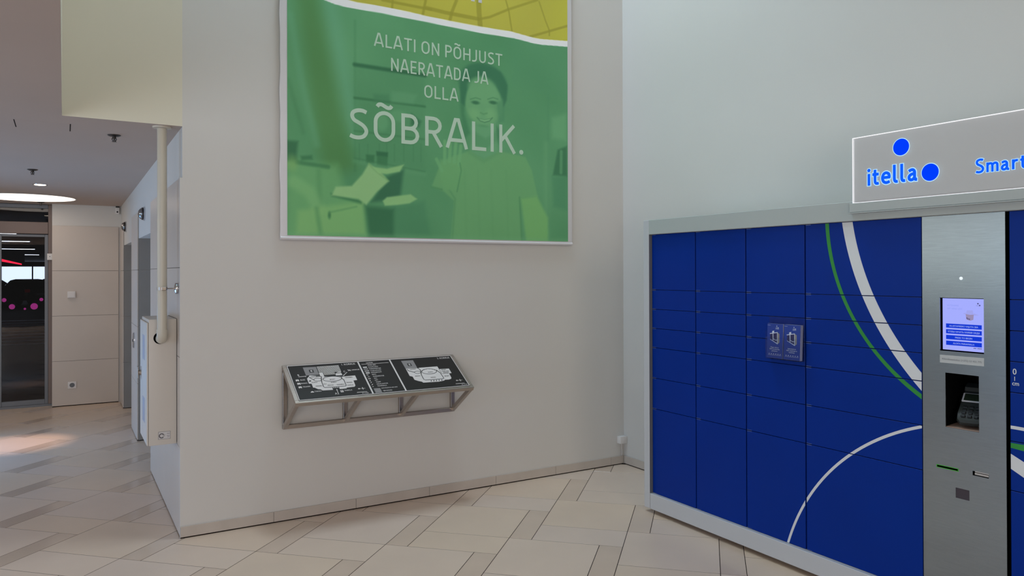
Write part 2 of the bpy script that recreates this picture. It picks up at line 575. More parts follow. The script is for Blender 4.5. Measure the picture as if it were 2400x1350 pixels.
# ------------------------------------------------------------------ floor
TS, TT, T0 = np.array((0.10628, 0.10514)), np.array((0.10708, -0.10452)), np.array((-0.00393, 0.10217))
def lat(s, t):
    return T0 + TS * s + TT * t
fl = MB().box(-5.2, 4.6, -6.2, 11.9, -0.06, -0.0007)
floor = struct('floor', fl, 'grout')
def tile_mesh(name, ds, dt, m):
    """bevelled slab whose plan is the lattice parallelogram, 3 mm joints"""
    g = 0.0019
    a, b = TS * ds, TT * dt
    la, lb = np.linalg.norm(a), np.linalg.norm(b)
    def corner(i, j, ins):
        p = a * (ins / la if i == 0 else 1 - ins / la) + b * (ins / lb if j == 0 else 1 - ins / lb)
        return p
    bm = bmesh.new()
    rings = []
    for z, ins in ((-0.004, g), (-0.0008, g), (0.0, g + 0.0008)):
        rings.append([bm.verts.new((*corner(i, j, ins), z)) for i, j in ((0, 0), (0, 1), (1, 1), (1, 0))])
    for r in range(2):
        for k in range(4):
            bm.faces.new((rings[r][k], rings[r][(k + 1) % 4], rings[r + 1][(k + 1) % 4], rings[r + 1][k]))
    bm.faces.new(rings[2])
    bmesh.ops.recalc_face_normals(bm, faces=bm.faces)
    bm.normal_update()
    if rings[2][0].link_faces and max(bm.faces, key=lambda f: f.calc_center_median().z).normal.z < 0:
        bmesh.ops.reverse_faces(bm, faces=bm.faces)
    me = bpy.data.meshes.new(name)
    bm.to_mesh(me)
    bm.free()
    me.materials.append(MATS[m])
    return me
KINDS = {'strip': (4, 1, [tile_mesh('strip_tile', 4, 1, 'strip_tile')]),
         'rect': (2, 4, [tile_mesh('tile', 2, 4, m) for m in ('tile', 'tile_cool', 'tile_warm')]),
         'square': (4, 4, [tile_mesh('tile', 4, 4, m) for m in ('tile', 'tile_cool', 'tile_warm')])}
def in_view(p):
    q = Vector((p[0], p[1], 0)) - Vector((0, 0, CAM_H))
    d = q.dot(_w)
    if d < 0.4:
        return False
    x = 1200 + 1761 * q.dot(_r) / d
    y = 630 - 1761 * q.dot(_u) / d
    return -60 < x < 2460 and y < 1420
rest = MB()
rng = np.random.RandomState(4)
for i in range(-30, 31):
    for j in range(-32, 33):
        t0, s0 = -8 + i + 4 * j, 32 + 6 * i - 4 * j
        # strip, rectangle and square of one repeat
        for kind, s, t in (('strip', s0, t0), ('rect', s0, t0 + 1), ('square', s0 + 2, t0 + 1)):
            ds, dt, ms = KINDS[kind]
            cs = [lat(s + a, t + b) for a, b in ((0, 0), (ds, 0), (ds, dt), (0, dt))]
            c = sum(cs) / 4
            if not (-5.1 < c[0] < 4.5 and -6.1 < c[1] < 11.85):
                continue
            pick = ms[rng.randint(len(ms))]
            behind = min(p[1] for p in cs) > YM + 0.1 and min(p[0] for p in cs) > 0.9
            if behind or min(p[0] for p in cs) > 4.42:
                continue
            if any(in_view(p) for p in cs + [c]):
                o = bpy.data.objects.new('floor_strip_tile' if kind == 'strip' else 'floor_tile', pick)
                COL.objects.link(o)
                o.parent = floor
                p = lat(s, t)
                o.location = (p[0], p[1], 0)
            else:
                e = 0.004
                rest.quad([(*(p + (c - p) * e), -0.0002) for p in cs])
ro = obj('floor_tiles_beyond', rest, 'tile', floor, kind='stuff')

# ------------------------------------------------------------------ walls
HT = 7.0
struct('wall_middle', MB().box(XU, 4.6, YM, 5.62, 0, HT).box(XL, XU, YM, YM + 0.016, 0, 2.4), 'plaster')
struct('wall_right', MB().box(XR, 4.62, -1.5, YM, 0, HT), 'plaster')
struct('wall_bulkhead', MB().box(-0.01, XU, YM, 5.62, 2.742, HT).box(-0.16, -0.01, -6.2, 5.62, 2.742, HT), 'plaster_cream')
# lobby side wall: plaster above and behind the stone cladding
struct('wall_lobby', MB().box(XU, 1.25, 5.62, 7.412, 0, 2.80).box(XU, 1.25, 8.819, 9.61, 0, 2.80).box(XU, 1.25, 11.042, YF + 0.014, 0, 2.80)
       .box(XU, 1.25, 7.412, 8.819, 2.131, 2.80).box(XU, 1.25, 9.61, 11.042, 2.131, 2.80)
       .box(1.2, 1.25, 7.412, 8.819, 0, 2.131).box(1.2, 1.25, 9.61, 11.042, 0, 2.131), 'plaster')
wl = bpy.data.objects['wall_lobby']
struct('wall_far', MB().box(-0.133, XU, YF + 0.014, 11.95, 0, 2.80), 'plaster')
wf = bpy.data.objects['wall_far']
struct('wall_entrance', MB().box(-5.4, -5.25, -6.2, 12.2, 2.62, 7).box(-5.4, -5.25, -6.2, 0.7, 0, 2.62).box(-5.4, -5.25, 10.2, 12.2, 0, 2.62).box(-5.4, -0.98, 11.8, 11.95, 0, 2.8), 'plaster')
G = 0.0015
ROWS = ((0.009, 0.6), (0.6, 1.2), (1.2, 1.8), (1.8, 2.4))
def panels_x(y0, y1, x0, x1, parent, m):
    for z0, z1 in ROWS:
        obj('stone_panel', MB().box(x0, x1 - 0.003, y0 + 0.0005, y1 - 0.0005, z0 + G, z1 - G, 0.0008), m, parent)
panels_x(YM + 0.016, 7.412, XL, XU, wl, 'stone_panel')
panels_x(8.819, 9.61, XL, XU, wl, 'stone_panel')
panels_x(11.042, YF, XL, XU, wl, 'stone_panel')
for yj in (8.819, 11.042):          # stone-lined lift recesses: the jambs that face the hall
    for z0, z1 in ((0.009, 0.6), (0.6, 1.2), (1.2, 1.8), (1.8, 2.131)):
        obj('jamb_panel', MB().box(XU, 1.2, yj - 0.012, yj, z0 + G, z1 - G, 0.0008), 'stone_dark', wl)
for z0, z1 in ROWS:
    obj('stone_panel', MB().box(-0.133, 0.645, YF, YF + 0.011, z0 + G, z1 - G, 0.0008), 'stone_panel', wf)

# dark backing seen in the joints and along the foot of the cladding
for y0, y1 in ((YM + 0.018, 7.410), (8.821, 9.608), (11.044, YF - 0.002)):
    obj('joint_backing', MB().box(XU - 0.003, XU, y0, y1, 0.0, 2.398).box(XL + 0.004, XU - 0.003, y0, y1, 0.0, 0.007), 'grout', wl)
for yj in (8.819, 11.042):
    obj('joint_backing', MB().box(XU + 0.001, 1.2, yj - 0.008, yj - 0.001, 0.0, 0.007), 'grout', wl)
obj('joint_backing', MB().box(-0.131, 0.645, YF + 0.011, YF + 0.014, 0.0, 2.398).box(-0.131, 0.645, YF + 0.004, YF + 0.011, 0.0, 0.007), 'grout', wf)

# ceiling of the lobby with its hatch
c = MB()
y1 = 11.95
pts = [(-5.3, -6.2, 2.742), (-0.01, -6.2, 2.742), (-0.01, YM, 2.742), (XU, YM, 2.742), (XU, 5.62, 2.742), (-5.3, 5.62, 2.742)]
c.prism([(-5.3, -6.2, 2.742), (-0.161, -6.2, 2.742), (-0.161, YM, 2.742), (-5.3, YM, 2.742)], (0, 0, 0.06))
c.prism([(-0.161, -6.2, 2.739), (-0.011, -6.2, 2.739), (-0.011, YM, 2.739), (-0.161, YM, 2.739)], (0, 0, 0.003))
c.prism([(-5.3, YM + 0.0006, 2.7419), (XU, YM + 0.0006, 2.7419), (XU, y1, ceil_z(y1)), (-5.3, y1, ceil_z(y1))], (0, 0, 0.06))
ceiling = struct('ceiling', c, 'ceiling_paint')
hz = lambda y: ceil_z(y) - 0.0006
for x in (-0.272, 0.037):
    obj('hatch_joint', MB().prism([(x - 0.003, 5.69, hz(5.69)), (x + 0.003, 5.69, hz(5.69)), (x + 0.003, 5.966, hz(5.966)), (x - 0.003, 5.966, hz(5.966))], (0, 0, 0.0006)), 'grout', ceiling)
obj('hatch_panel', MB().prism([(-0.268, 5.69, hz(5.69)), (0.033, 5.69, hz(5.69)), (0.033, 5.966, hz(5.966)), (-0.268, 5.966, hz(5.966))], (0, 0, 0.0005)), 'ceiling_paint', ceiling)
struct('ceiling_upper', MB().box(-0.16, 4.62, -6.2, 5.62, HT, HT + 0.1), 'plaster')

# baseboards of cut stone pieces
bbm = struct('baseboard_middle', MB().box(XL + 0.001, XR - 0.008, YM - 0.004, YM - 0.0002, 0.0, 0.075), 'grout')
xs = [XL, 1.272, 1.872, 2.471, 3.071, 3.669, 4.274, XR - 0.009]
for a, b in zip(xs, xs[1:]):
    obj('baseboard_piece', MB().box(a + 0.0012, b - 0.0012, YM - 0.009, YM - 0.001, 0.008, 0.078, 0.0008), 'base_tile', bbm)
bbr = struct('baseboard_right', MB().box(XR - 0.004, XR - 0.0002, -1.5, YM - 0.009, 0.0, 0.075), 'grout')
ys = [YM - 0.010, 4.85, 4.25, 3.65, 3.05, 2.45, 1.85, 1.25, 0.65, 0.05]
for a, b in zip(ys, ys[1:]):
    obj('baseboard_piece', MB().box(XR - 0.009, XR - 0.001, b + 0.0012, a - 0.0012, 0.008, 0.078, 0.0008), 'base_tile', bbr)

# ------------------------------------------------------------------ glass door to the garage
YD = 11.80
door = struct('door_1', MB().box(-1.0, -0.134, YD - 0.03, YD + 0.06, 0.0, 0.03), 'door_frame', label='dark framed glass door beside the pale stone end wall of the lobby')
obj('jamb', MB().box(-0.178, -0.134, YD - 0.04, YD + 0.06, 0.03, 2.68, 0.003), 'door_frame_brown', door)
obj('head_rail', MB().box(-1.0, -0.178, YD - 0.03, YD + 0.06, 2.63, 2.68, 0.003), 'door_frame', door)
obj('operator_casing', MB().box(-1.0, -0.178, YD - 0.05, YD + 0.06, 2.29, 2.447, 0.004), 'door_frame_brown', door)
obj('transom_pane', MB().box(-1.0, -0.178, YD + 0.0, YD + 0.008, 2.447, 2.63), 'door_glass', door)
leaf = obj('door_leaf', MB().box(-0.2185, -0.1785, YD - 0.02, YD + 0.02, 0.03, 2.285, 0.003).box(-0.735, -0.694, YD - 0.02, YD + 0.02, 0.03, 2.285, 0.003)
           .box(-0.694, -0.2185, YD - 0.02, YD + 0.02, 0.03, 0.094, 0.003).box(-0.694, -0.2185, YD - 0.02, YD + 0.02, 2.25, 2.285, 0.003), 'door_frame', door)
obj('pane', MB().box(-0.694, -0.2185, YD - 0.003, YD + 0.003, 0.094, 2.25), 'door_glass', leaf)
for x, z, r in ((-0.337, 1.330, 0.042), (-0.582, 1.331, 0.034), (-0.256, 1.419, 0.022), (-0.668, 1.42, 0.026), (-0.44, 1.30, 0.014)):
    obj('dot_sticker', MB().lathe((x, YD - 0.0032, z), (0, -1, 0), [(0, r), (0.0006, r)], 20), 'magenta_dot', leaf)
obj('fixed_leaf', MB().box(-1.0, -0.74, YD + 0.0, YD + 0.04, 0.03, 2.285, 0.003), 'door_frame', door)

# ------------------------------------------------------------------ garage behind the door
struct('wall_garage', MB().box(-9, -8.8, 11.95, 74, -0.2, 2.9).box(4.4, 4.6, 11.95, 74, -0.2, 2.9).box(-9, -5.3, 11.95, 12.1, 0, 2.9).box(XU, 4.6, 11.95, 12.1, 0, 2.9), 'garage_concrete')
gf = struct('floor_garage', MB().box(-8.8, 4.4, 11.9, 74, -0.2, -0.005), 'asphalt')
struct('ceiling_garage', MB().box(-8.8, 4.4, 11.95, 74, 2.75, 2.9), 'garage_concrete')
for k in range(9):
    y = 22.3 + k * 1.05 + k * k * 0.045
    obj('road_marking', MB().box(-2.6, 0.6, y, y + 0.34 + 0.02 * k, -0.005, 0.0), 'road_paint', gf)
gw = struct('window_1', MB().box(-8.8, 4.4, 73.0, 73.1, -0.2, 1.0).box(-8.8, 4.4, 73.0, 73.1, 2.35, 2.75), 'garage_concrete')
for k in range(6):
    x0 = -8.8 + k * 2.2
    obj('pane', MB().box(x0 + 0.05, x0 + 2.15, 73.04, 73.06, 1.0, 2.35), 'garage_daylight', gw)
    obj('mullion', MB().box(x0 - 0.05, x0 + 0.05, 73.0, 73.1, 1.0, 2.35), 'garage_concrete', gw)
for n, (x, y, l) in enumerate(((-1.6, 26, 1.6), (-1.35, 21, 0.9), (-2.0, 34, 2.2), (-2.3, 44, 2.6))):
    t = thing('strip_lamp', ('slim ceiling strip lamp in the dark garage, nearest but one to the glass door', 'slim ceiling strip lamp in the dark garage, nearest to the glass door', 'slim ceiling strip lamp in the dark garage, third from the glass door', 'slim ceiling strip lamp in the dark garage, farthest from the glass door')[n], 'lamp', (x, y, 2.70), 'garage strip lamps')
    obj('housing', MB().box(x - l / 2, x + l / 2, y - 0.1, y + 0.1, 2.705, 2.748), 'plastic_white', t)
    obj('tube', MB().box(x - l / 2 + 0.05, x + l / 2 - 0.05, y - 0.03, y + 0.03, 2.693, 2.705, 0.004), 'garage_lamp', t)
nn = thing('neon_sign', 'short red glowing strip hanging under the garage ceiling', 'sign', (-2.0, 36, 2.2))
obj('bracket', MB().box(-2.5, -1.35, 36.02, 36.06, 2.2, 2.75), 'black_plastic', nn)
obj('glow_strip', MB().prism([(-2.35, 36, 2.30), (-1.45, 36, 2.12), (-1.45, 36, 2.17), (-2.35, 36, 2.42)], (0, 0.02, 0)), 'red_neon', nn)

def car(loc, rz, paint, label):
    """small hatchback: lofted body, glasshouse, lamps, four wheels; front along +Y before rotation"""
    t = thing('parked_car', label, 'car', loc, 'cars parked in the garage')
    R = Matrix.Rotation(rz, 3, 'Z')
    L0 = Vector(loc)
    def tr(mb):
        bmesh.ops.rotate(mb.bm, verts=mb.bm.verts, cent=(0, 0, 0), matrix=R)
        bmesh.ops.translate(mb.bm, verts=mb.bm.verts, vec=L0)
        return mb
    def loft(secs):
        mb = MB()
        rings = []
        for y, hw, z0, z1, ins in secs:
            rings.append([mb.bm.verts.new(p) for p in ((-hw, y, z0), (hw, y, z0), (hw, y, z0 + (z1 - z0) * 0.6), (hw - ins, y, z1), (-hw + ins, y, z1), (-hw, y, z0 + (z1 - z0) * 0.6))])
        for a, b in zip(rings, rings[1:]):
            for k in range(6):
                mb.bm.faces.new((a[k], a[(k + 1) % 6], b[(k + 1) % 6], b[k]))
        mb.bm.faces.new(list(reversed(rings[0])))
        mb.bm.faces.new(rings[-1])
        return mb
    obj('body', tr(loft([(-2.15, 0.70, 0.45, 0.80, 0.05), (-2.05, 0.84, 0.28, 0.92, 0.05), (-1.5, 0.88, 0.24, 0.95, 0.05), (0.9, 0.88, 0.24, 0.93, 0.06), (1.7, 0.84, 0.26, 0.82, 0.08), (2.1, 0.68, 0.34, 0.68, 0.08)])), paint, t, smooth=True)
    obj('glasshouse', tr(loft([(-1.98, 0.72, 0.90, 0.97, 0.02), (-1.5, 0.76, 0.92, 1.36, 0.14), (-0.2, 0.78, 0.92, 1.43, 0.15), (0.4, 0.77, 0.92, 1.36, 0.15), (1.15, 0.72, 0.90, 0.96, 0.05)])), 'car_glass', t, smooth=True)
    obj('roof', tr(loft([(-1.5, 0.63, 1.35, 1.40, 0.05), (-0.3, 0.64, 1.42, 1.46, 0.05), (0.35, 0.62, 1.36, 1.40, 0.05)])), paint, t, smooth=True)
    for s in (-1, 1):
        obj('tail_lamp', tr(MB().box(s * 0.70 - 0.12, s * 0.70 + 0.12, -2.16, -2.02, 0.72, 0.90, 0.02)), 'tail_red', t)
        for y in (-1.3, 1.35):
            wmb = tr(MB().lathe((s * 0.74, y, 0.31), (s, 0, 0), [(0, 0.22), (0.0, 0.30), (0.03, 0.315), (0.14, 0.315), (0.17, 0.30), (0.17, 0.2)], 20))
            wo = obj('wheel', wmb, 'tyre', t, smooth=True)
            obj('rim', tr(MB().lathe((s * 0.905, y, 0.31), (s, 0, 0), [(0, 0.19), (0.012, 0.17), (0.012, 0.02)], 16)), 'wheel_alloy', wo, smooth=True)
    obj('number_plate', tr(MB().box(-0.26, 0.26, -2.17, -2.15, 0.56, 0.67, 0.004)), 'paper_white', t)
    return t
car((-4.3, 61.0, 0.0), math.radians(-40), 'car_graphite', 'dark grey parked car at the left edge of the glass door')
car((-1.95, 52.0, 0.0), math.radians(24), 'car_olive', 'dark olive parked car in the middle of the garage view')
car((-0.55, 62.0, 0.0), math.radians(35), 'car_white', 'white parked car right of the dark olive car in the garage')

# ------------------------------------------------------------------ lobby lamps and fittings
cz = ceil_z(10.88)
t = thing('round_ceiling_light', 'large round glowing ceiling light in front of the glass door', 'ceiling light', (-0.375, 10.88, cz))
obj('trim_ring', MB().lathe((-0.375, 10.88, cz - 0.004), (0, 0, 1), [(0, 0.50), (0, 0.515), (0.006, 0.515), (0.006, 0.50)], 64), 'paint_white', t)
obj('diffuser', MB().lathe((-0.375, 10.88, cz - 0.008), (0, 0, 1), [(0, 0.47), (0.002, 0.50), (0.006, 0.50)], 64), 'disc_glow', t)
def downlight(x, y, label, power=0):
    z = ceil_z(y)
    t = thing('downlight', label, 'ceiling light', (x, y, z), 'small recessed downlights')
    obj('ring', MB().lathe((x, y, z - 0.006), (0, 0, 1), [(0, 0.055), (0, 0.068), (0.007, 0.072), (0.007, 0.055)], 32), 'chrome', t, smooth=True)
    obj('lamp_face', MB().lathe((x, y, z - 0.004), (0, 0, 1), [(-0.006, 0.045), (-0.004, 0.054), (0.003, 0.055)], 32), 'lamp_glow', t)
    if power:
        d = bpy.data.lights.new('downlight_beam', 'SPOT')
        d.energy = power
        d.color = (1.0, 0.66, 0.46)
        d.spot_size = math.radians(26)
        d.spot_blend = 0.9
        d.shadow_soft_size = 0.03
        o = bpy.data.objects.new('downlight_beam', d)
        COL.objects.link(o)
        o.location = (x, y, z - 0.02)
        o.rotation_euler = (Vector((-0.42, 9.3, 0)) - Vector((x, y, z))).to_track_quat('-Z', 'Y').to_euler()
        o.parent = t
        o.matrix_parent_inverse = Matrix.Translation(-Vector((x, y, z)))
downlight(-0.2146, 9.359, 'small recessed downlight between the sprinkler head and the big round light', 190)

def sprinkler(x, y, label):
    z = ceil_z(y)
    t = thing('sprinkler_head', label, 'sprinkler', (x, y, z), 'ceiling sprinklers')
    obj('escutcheon', MB().lathe((x, y, z), (0, 0, -1), [(0, 0.042), (0.004, 0.042), (0.010, 0.030), (0.011, 0.014)], 24), 'dark_metal', t, smooth=True)
    obj('nozzle', MB().lathe((x, y, z - 0.011), (0, 0, -1), [(0, 0.012), (0.012, 0.012), (0.014, 0.008), (0.03, 0.006)], 16), 'dark_metal', t, smooth=True)
    for s in (-1, 1):
        obj('frame_arm', MB().tube([(x + s * 0.010, y, z - 0.018), (x + s * 0.015, y, z - 0.032), (x + s * 0.004, y, z - 0.046)], 0.0025, 8), 'dark_metal', t)
    obj('deflector', MB().lathe((x, y, z - 0.046), (0, 0, -1), [(0, 0.016), (0.002, 0.016)], 16), 'dark_metal', t)
sprinkler(0.305, 5.975, 'metal sprinkler head on the ceiling left of the white pipe')
sprinkler(-0.2455, 8.15, 'metal sprinkler head on the ceiling just before the small downlight')
sprinkler(-0.254, 11.42, 'metal sprinkler head on the ceiling behind the big round light')

# dome wall lamps over the lift recesses
def wall_lamp(y, z, label):
    t = thing('wall_lamp', label, 'wall lamp', (XU, y, z), 'dome lamps above the lift recesses')
    obj('back_ring', MB().lathe((XU, y, z), (-1, 0, 0), [(0, 0.068), (0.012, 0.068), (0.016, 0.060)], 32), 'chrome', t, smooth=True)
    obj('dome', MB().lathe((XU - 0.014, y, z), (-1, 0, 0), [(0, 0.058), (0.012, 0.056), (0.028, 0.047), (0.040, 0.031), (0.046, 0.014), (0.047, 0.002)], 32), 'chrome_dim', t, smooth=True)
    obj('rim', MB().lathe((XU - 0.016, y, z), (-1, 0, 0), [(0, 0.060), (0.006, 0.0615), (0.012, 0.058)], 32), 'dark_metal', t, smooth=True)
wall_lamp(8.14, 2.345, 'dome wall lamp above the nearer lift recess')
wall_lamp(10.64, 2.352, 'dome wall lamp above the farther lift recess')

t = thing('call_plate', 'oval steel call plate on the stone pier between the lift recesses', 'call button', (XL, 9.20, 1.03))
obj('plate', MB().lathe((XL, 9.20, 1.03), (-1, 0, 0), [(0, 0.05), (0.010, 0.05), (0.014, 0.044)], 24), 'chrome', t, smooth=True)
bmesh_o = t.children[0]
for v in bmesh_o.data.vertices:
    v.co.z *= 1.7
obj('button', MB().lathe((XL - 0.014, 9.20, 1.03), (-1, 0, 0), [(0, 0.016), (0.005, 0.014)], 16), 'black_plastic', t, smooth=True)

# detector in the top corner of the end wall
t = thing('motion_detector', 'small white motion detector in the top corner of the end wall', 'detector', (0.628, YF + 0.014, 2.60))
obj('housing', MB().box(0.605, 0.655, YF - 0.03, YF + 0.014, 2.575, 2.665, 0.008, 2), 'plastic_white', t, smooth=True)
obj('lens', MB().lathe((0.63, YF - 0.029, 2.605), (0, -1, 0), [(0, 0.012), (0.006, 0.009), (0.008, 0.002)], 16), 'black_plastic', t, smooth=True)
obj('bracket', MB().box(0.612, 0.655, YF - 0.02, YF + 0.014, 2.665, 2.683), 'black_plastic', t)
# alarm button box and socket on the end wall
t = thing('push_button_box', 'white square button box at mid height on the end wall', 'switch', (0.089, YF, 1.44))
obj('housing', MB().box(0.042, 0.136, YF - 0.032, YF, 1.439, 1.527, 0.005, 2), 'plastic_white', t, smooth=True)
obj('rocker', MB().box(0.052, 0.126, YF - 0.036, YF - 0.031, 1.449, 1.517, 0.002), 'plastic_white', t)
t = thing('wall_socket', 'white power socket low on the end wall', 'socket', (0.096, YF, 0.23))
obj('plate', MB().box(0.047, 0.145, YF - 0.010, YF, 0.230, 0.322, 0.004, 2), 'plastic_white', t, smooth=True)
obj('well', MB().lathe((0.096, YF - 0.0102, 0.276), (0, -1, 0), [(0, 0.030), (0.002, 0.030), (0.002, 0.025), (-0.008, 0.022)], 24), 'locker_side', t)
t = thing('door_sensor', 'white sensor box on the door frame edge', 'sensor', (-0.157, YD - 0.04, 1.95))
obj('housing', MB().box(-0.190, -0.128, YD - 0.075, YD - 0.04, 1.945, 2.03, 0.004, 2), 'plastic_white', t, smooth=True)
obj('cover_screw', MB().lathe((-0.159, YD - 0.0755, 1.99), (0, -1, 0), [(0, 0.006), (0.001, 0.006)], 12), 'locker_side', t)

# ------------------------------------------------------------------ hose cabinet and pipe
BX0, BX1, BY0, BY1, BZ0, BZ1 = 0.477, XL, 5.579, 6.075, 0.602, 1.452
t = thing('hose_cabinet', 'beige metal cabinet fixed to the lobby wall under the white pipe', 'cabinet', (BX1, (BY0 + BY1) / 2, BZ0))
obj('body', MB().box(BX0 + 0.012, BX1 - 0.002, BY0, BY1, BZ0, BZ1, 0.006, 2), 'cabinet_paint', t, smooth=True)
dr = obj('door', MB().box(BX0, BX0 + 0.011, BY0 + 0.002, BY1 - 0.002, BZ0 + 0.002, BZ1 - 0.022, 0.003), 'cabinet_paint', t)
obj('lock_handle', MB().lathe((BX0, BY1 - 0.06, 1.05), (-1, 0, 0), [(0, 0.020), (0.010, 0.020), (0.016, 0.012)], 16).box(BX0 - 0.024, BX0 - 0.014, BY1 - 0.075, BY1 - 0.045, 1.005, 1.095, 0.004), 'steel', dr, smooth=True)
def vertical_sticker(zc, h, s):
    st = obj('sticker', MB().box(BX0 - 0.0008, BX0, BY0 + 0.14, BY0 + 0.30, zc - h / 2, zc + h / 2), 'sticker_violet', dr)
    return st
vertical_sticker(1.25, 0.17, '')
vertical_sticker(0.82, 0.17, '')
obj('back_gap', MB().box(BX1 - 0.002, BX1 + 0.0, BY0 + 0.004, BY1, BZ0 + 0.01, BZ1), 'void_black', t)
# label near the bottom of the end face: frame, round mark, lines
lb = obj('label_sticker', MB().box(0.548, 0.622, BY0 - 0.0008, BY0, 0.640, 0.692), 'sticker', t)
ink = MB()
for z in (0.6405, 0.6905):
    ink.box(0.548, 0.622, BY0 - 0.0014, BY0 - 0.0008, z, z + 0.0014)
for x in (0.548, 0.6206):
    ink.box(x, x + 0.0014, BY0 - 0.0014, BY0 - 0.0008, 0.640, 0.692)
cx, czl = 0.568, 0.664
ink.ribbon([(cx + 0.014 * math.cos(a), BY0 - 0.0008, czl + 0.014 * math.sin(a)) for a in np.linspace(math.radians(30), math.radians(320), 14)], 0.006, (0, -1, 0), 0.0006)
for z, x0, x1 in ((0.668, 0.575, 0.590), (0.660, 0.575, 0.588), (0.676, 0.600, 0.618), (0.662, 0.600, 0.617), (0.652, 0.602, 0.616)):
    ink.box(x0, x1, BY0 - 0.0014, BY0 - 0.0008, z, z + 0.002)
obj('label_print', ink, 'sticker_ink', lb)

PX, PY, PR = 0.564, 5.507, 0.0305
t = thing('riser_pipe', 'white vertical pipe running from the ceiling into the beige cabinet', 'pipe', (PX, PY, 1.30))
obj('pipe', MB().tube([(PX, PY, ceil_z(PY)), (PX, PY, 1.385)], PR, 24), 'pipe_paint', t, smooth=True)
el = [(PX, PY, 1.388)] + [(PX, PY + 0.05 * (1 - math.cos(a)), 1.352 - 0.03 * math.sin(a)) for a in np.linspace(0, math.pi / 2, 8)] + [(PX, BY0 - 0.001, 1.322)]
obj('elbow', MB().tube(el, PR + 0.003, 24), 'pipe_paint', t, smooth=True)
obj('flange', MB().lathe((PX, PY, ceil_z(PY)), (0, 0, -1), [(0, 0.060), (0.010, 0.058), (0.014, 0.040), (0.014, 0.031)], 32), 'pipe_paint', t, smooth=True)
obj('entry_hole', MB().lathe((PX - 0.006, BY0 - 0.0009, 1.325), (0, 1, 0), [(0, 0.040), (0.0008, 0.040)], 32), 'void_black', t)
cl = obj('pipe_clamp', MB().lathe((PX, PY, 1.650), (0, 0, 1), [(0, PR), (0, PR + 0.003), (0.02, PR + 0.003), (0.02, PR)], 24).box(PX - 0.008, PX + 0.022, PY - PR - 0.012, PY - PR + 0.002, 1.648, 1.672, 0.003), 'steel', t)
obj('clamp_rod', MB().tube([(PX + PR - 0.002, PY + 0.012, 1.660), (XL - 0.012, PY + 0.022, 1.660)], 0.004, 10), 'steel', t)
obj('wall_rosette', MB().lathe((XL, PY + 0.022, 1.660), (-1, 0, 0), [(0, 0.036), (0.008, 0.038), (0.016, 0.036), (0.022, 0.022), (0.022, 0.006)], 28), 'chrome', t, smooth=True)

# small box with a cable in the hall corner
t = thing('cable_box', 'small white cable box low in the corner beside the parcel lockers', 'junction box', (4.385, YM, 0.20))
obj('housing', MB().box(4.350, 4.428, YM - 0.052, YM - 0.0, 0.196, 0.262, 0.005, 2), 'plastic_white', t, smooth=True)
obj('side_vent', MB().box(4.4275, 4.4295, YM - 0.045, YM - 0.008, 0.200, 0.256), 'locker_side', t)
obj('cable', MB().tube([(4.395, YM - 0.01, 0.196), (4.397, YM - 0.008, 0.15), (4.402, YM - 0.007, 0.11), (4.400, YM - 0.006, 0.08)], 0.003, 8), 'plastic_white', t)
PRINT_GAIN = 1.27

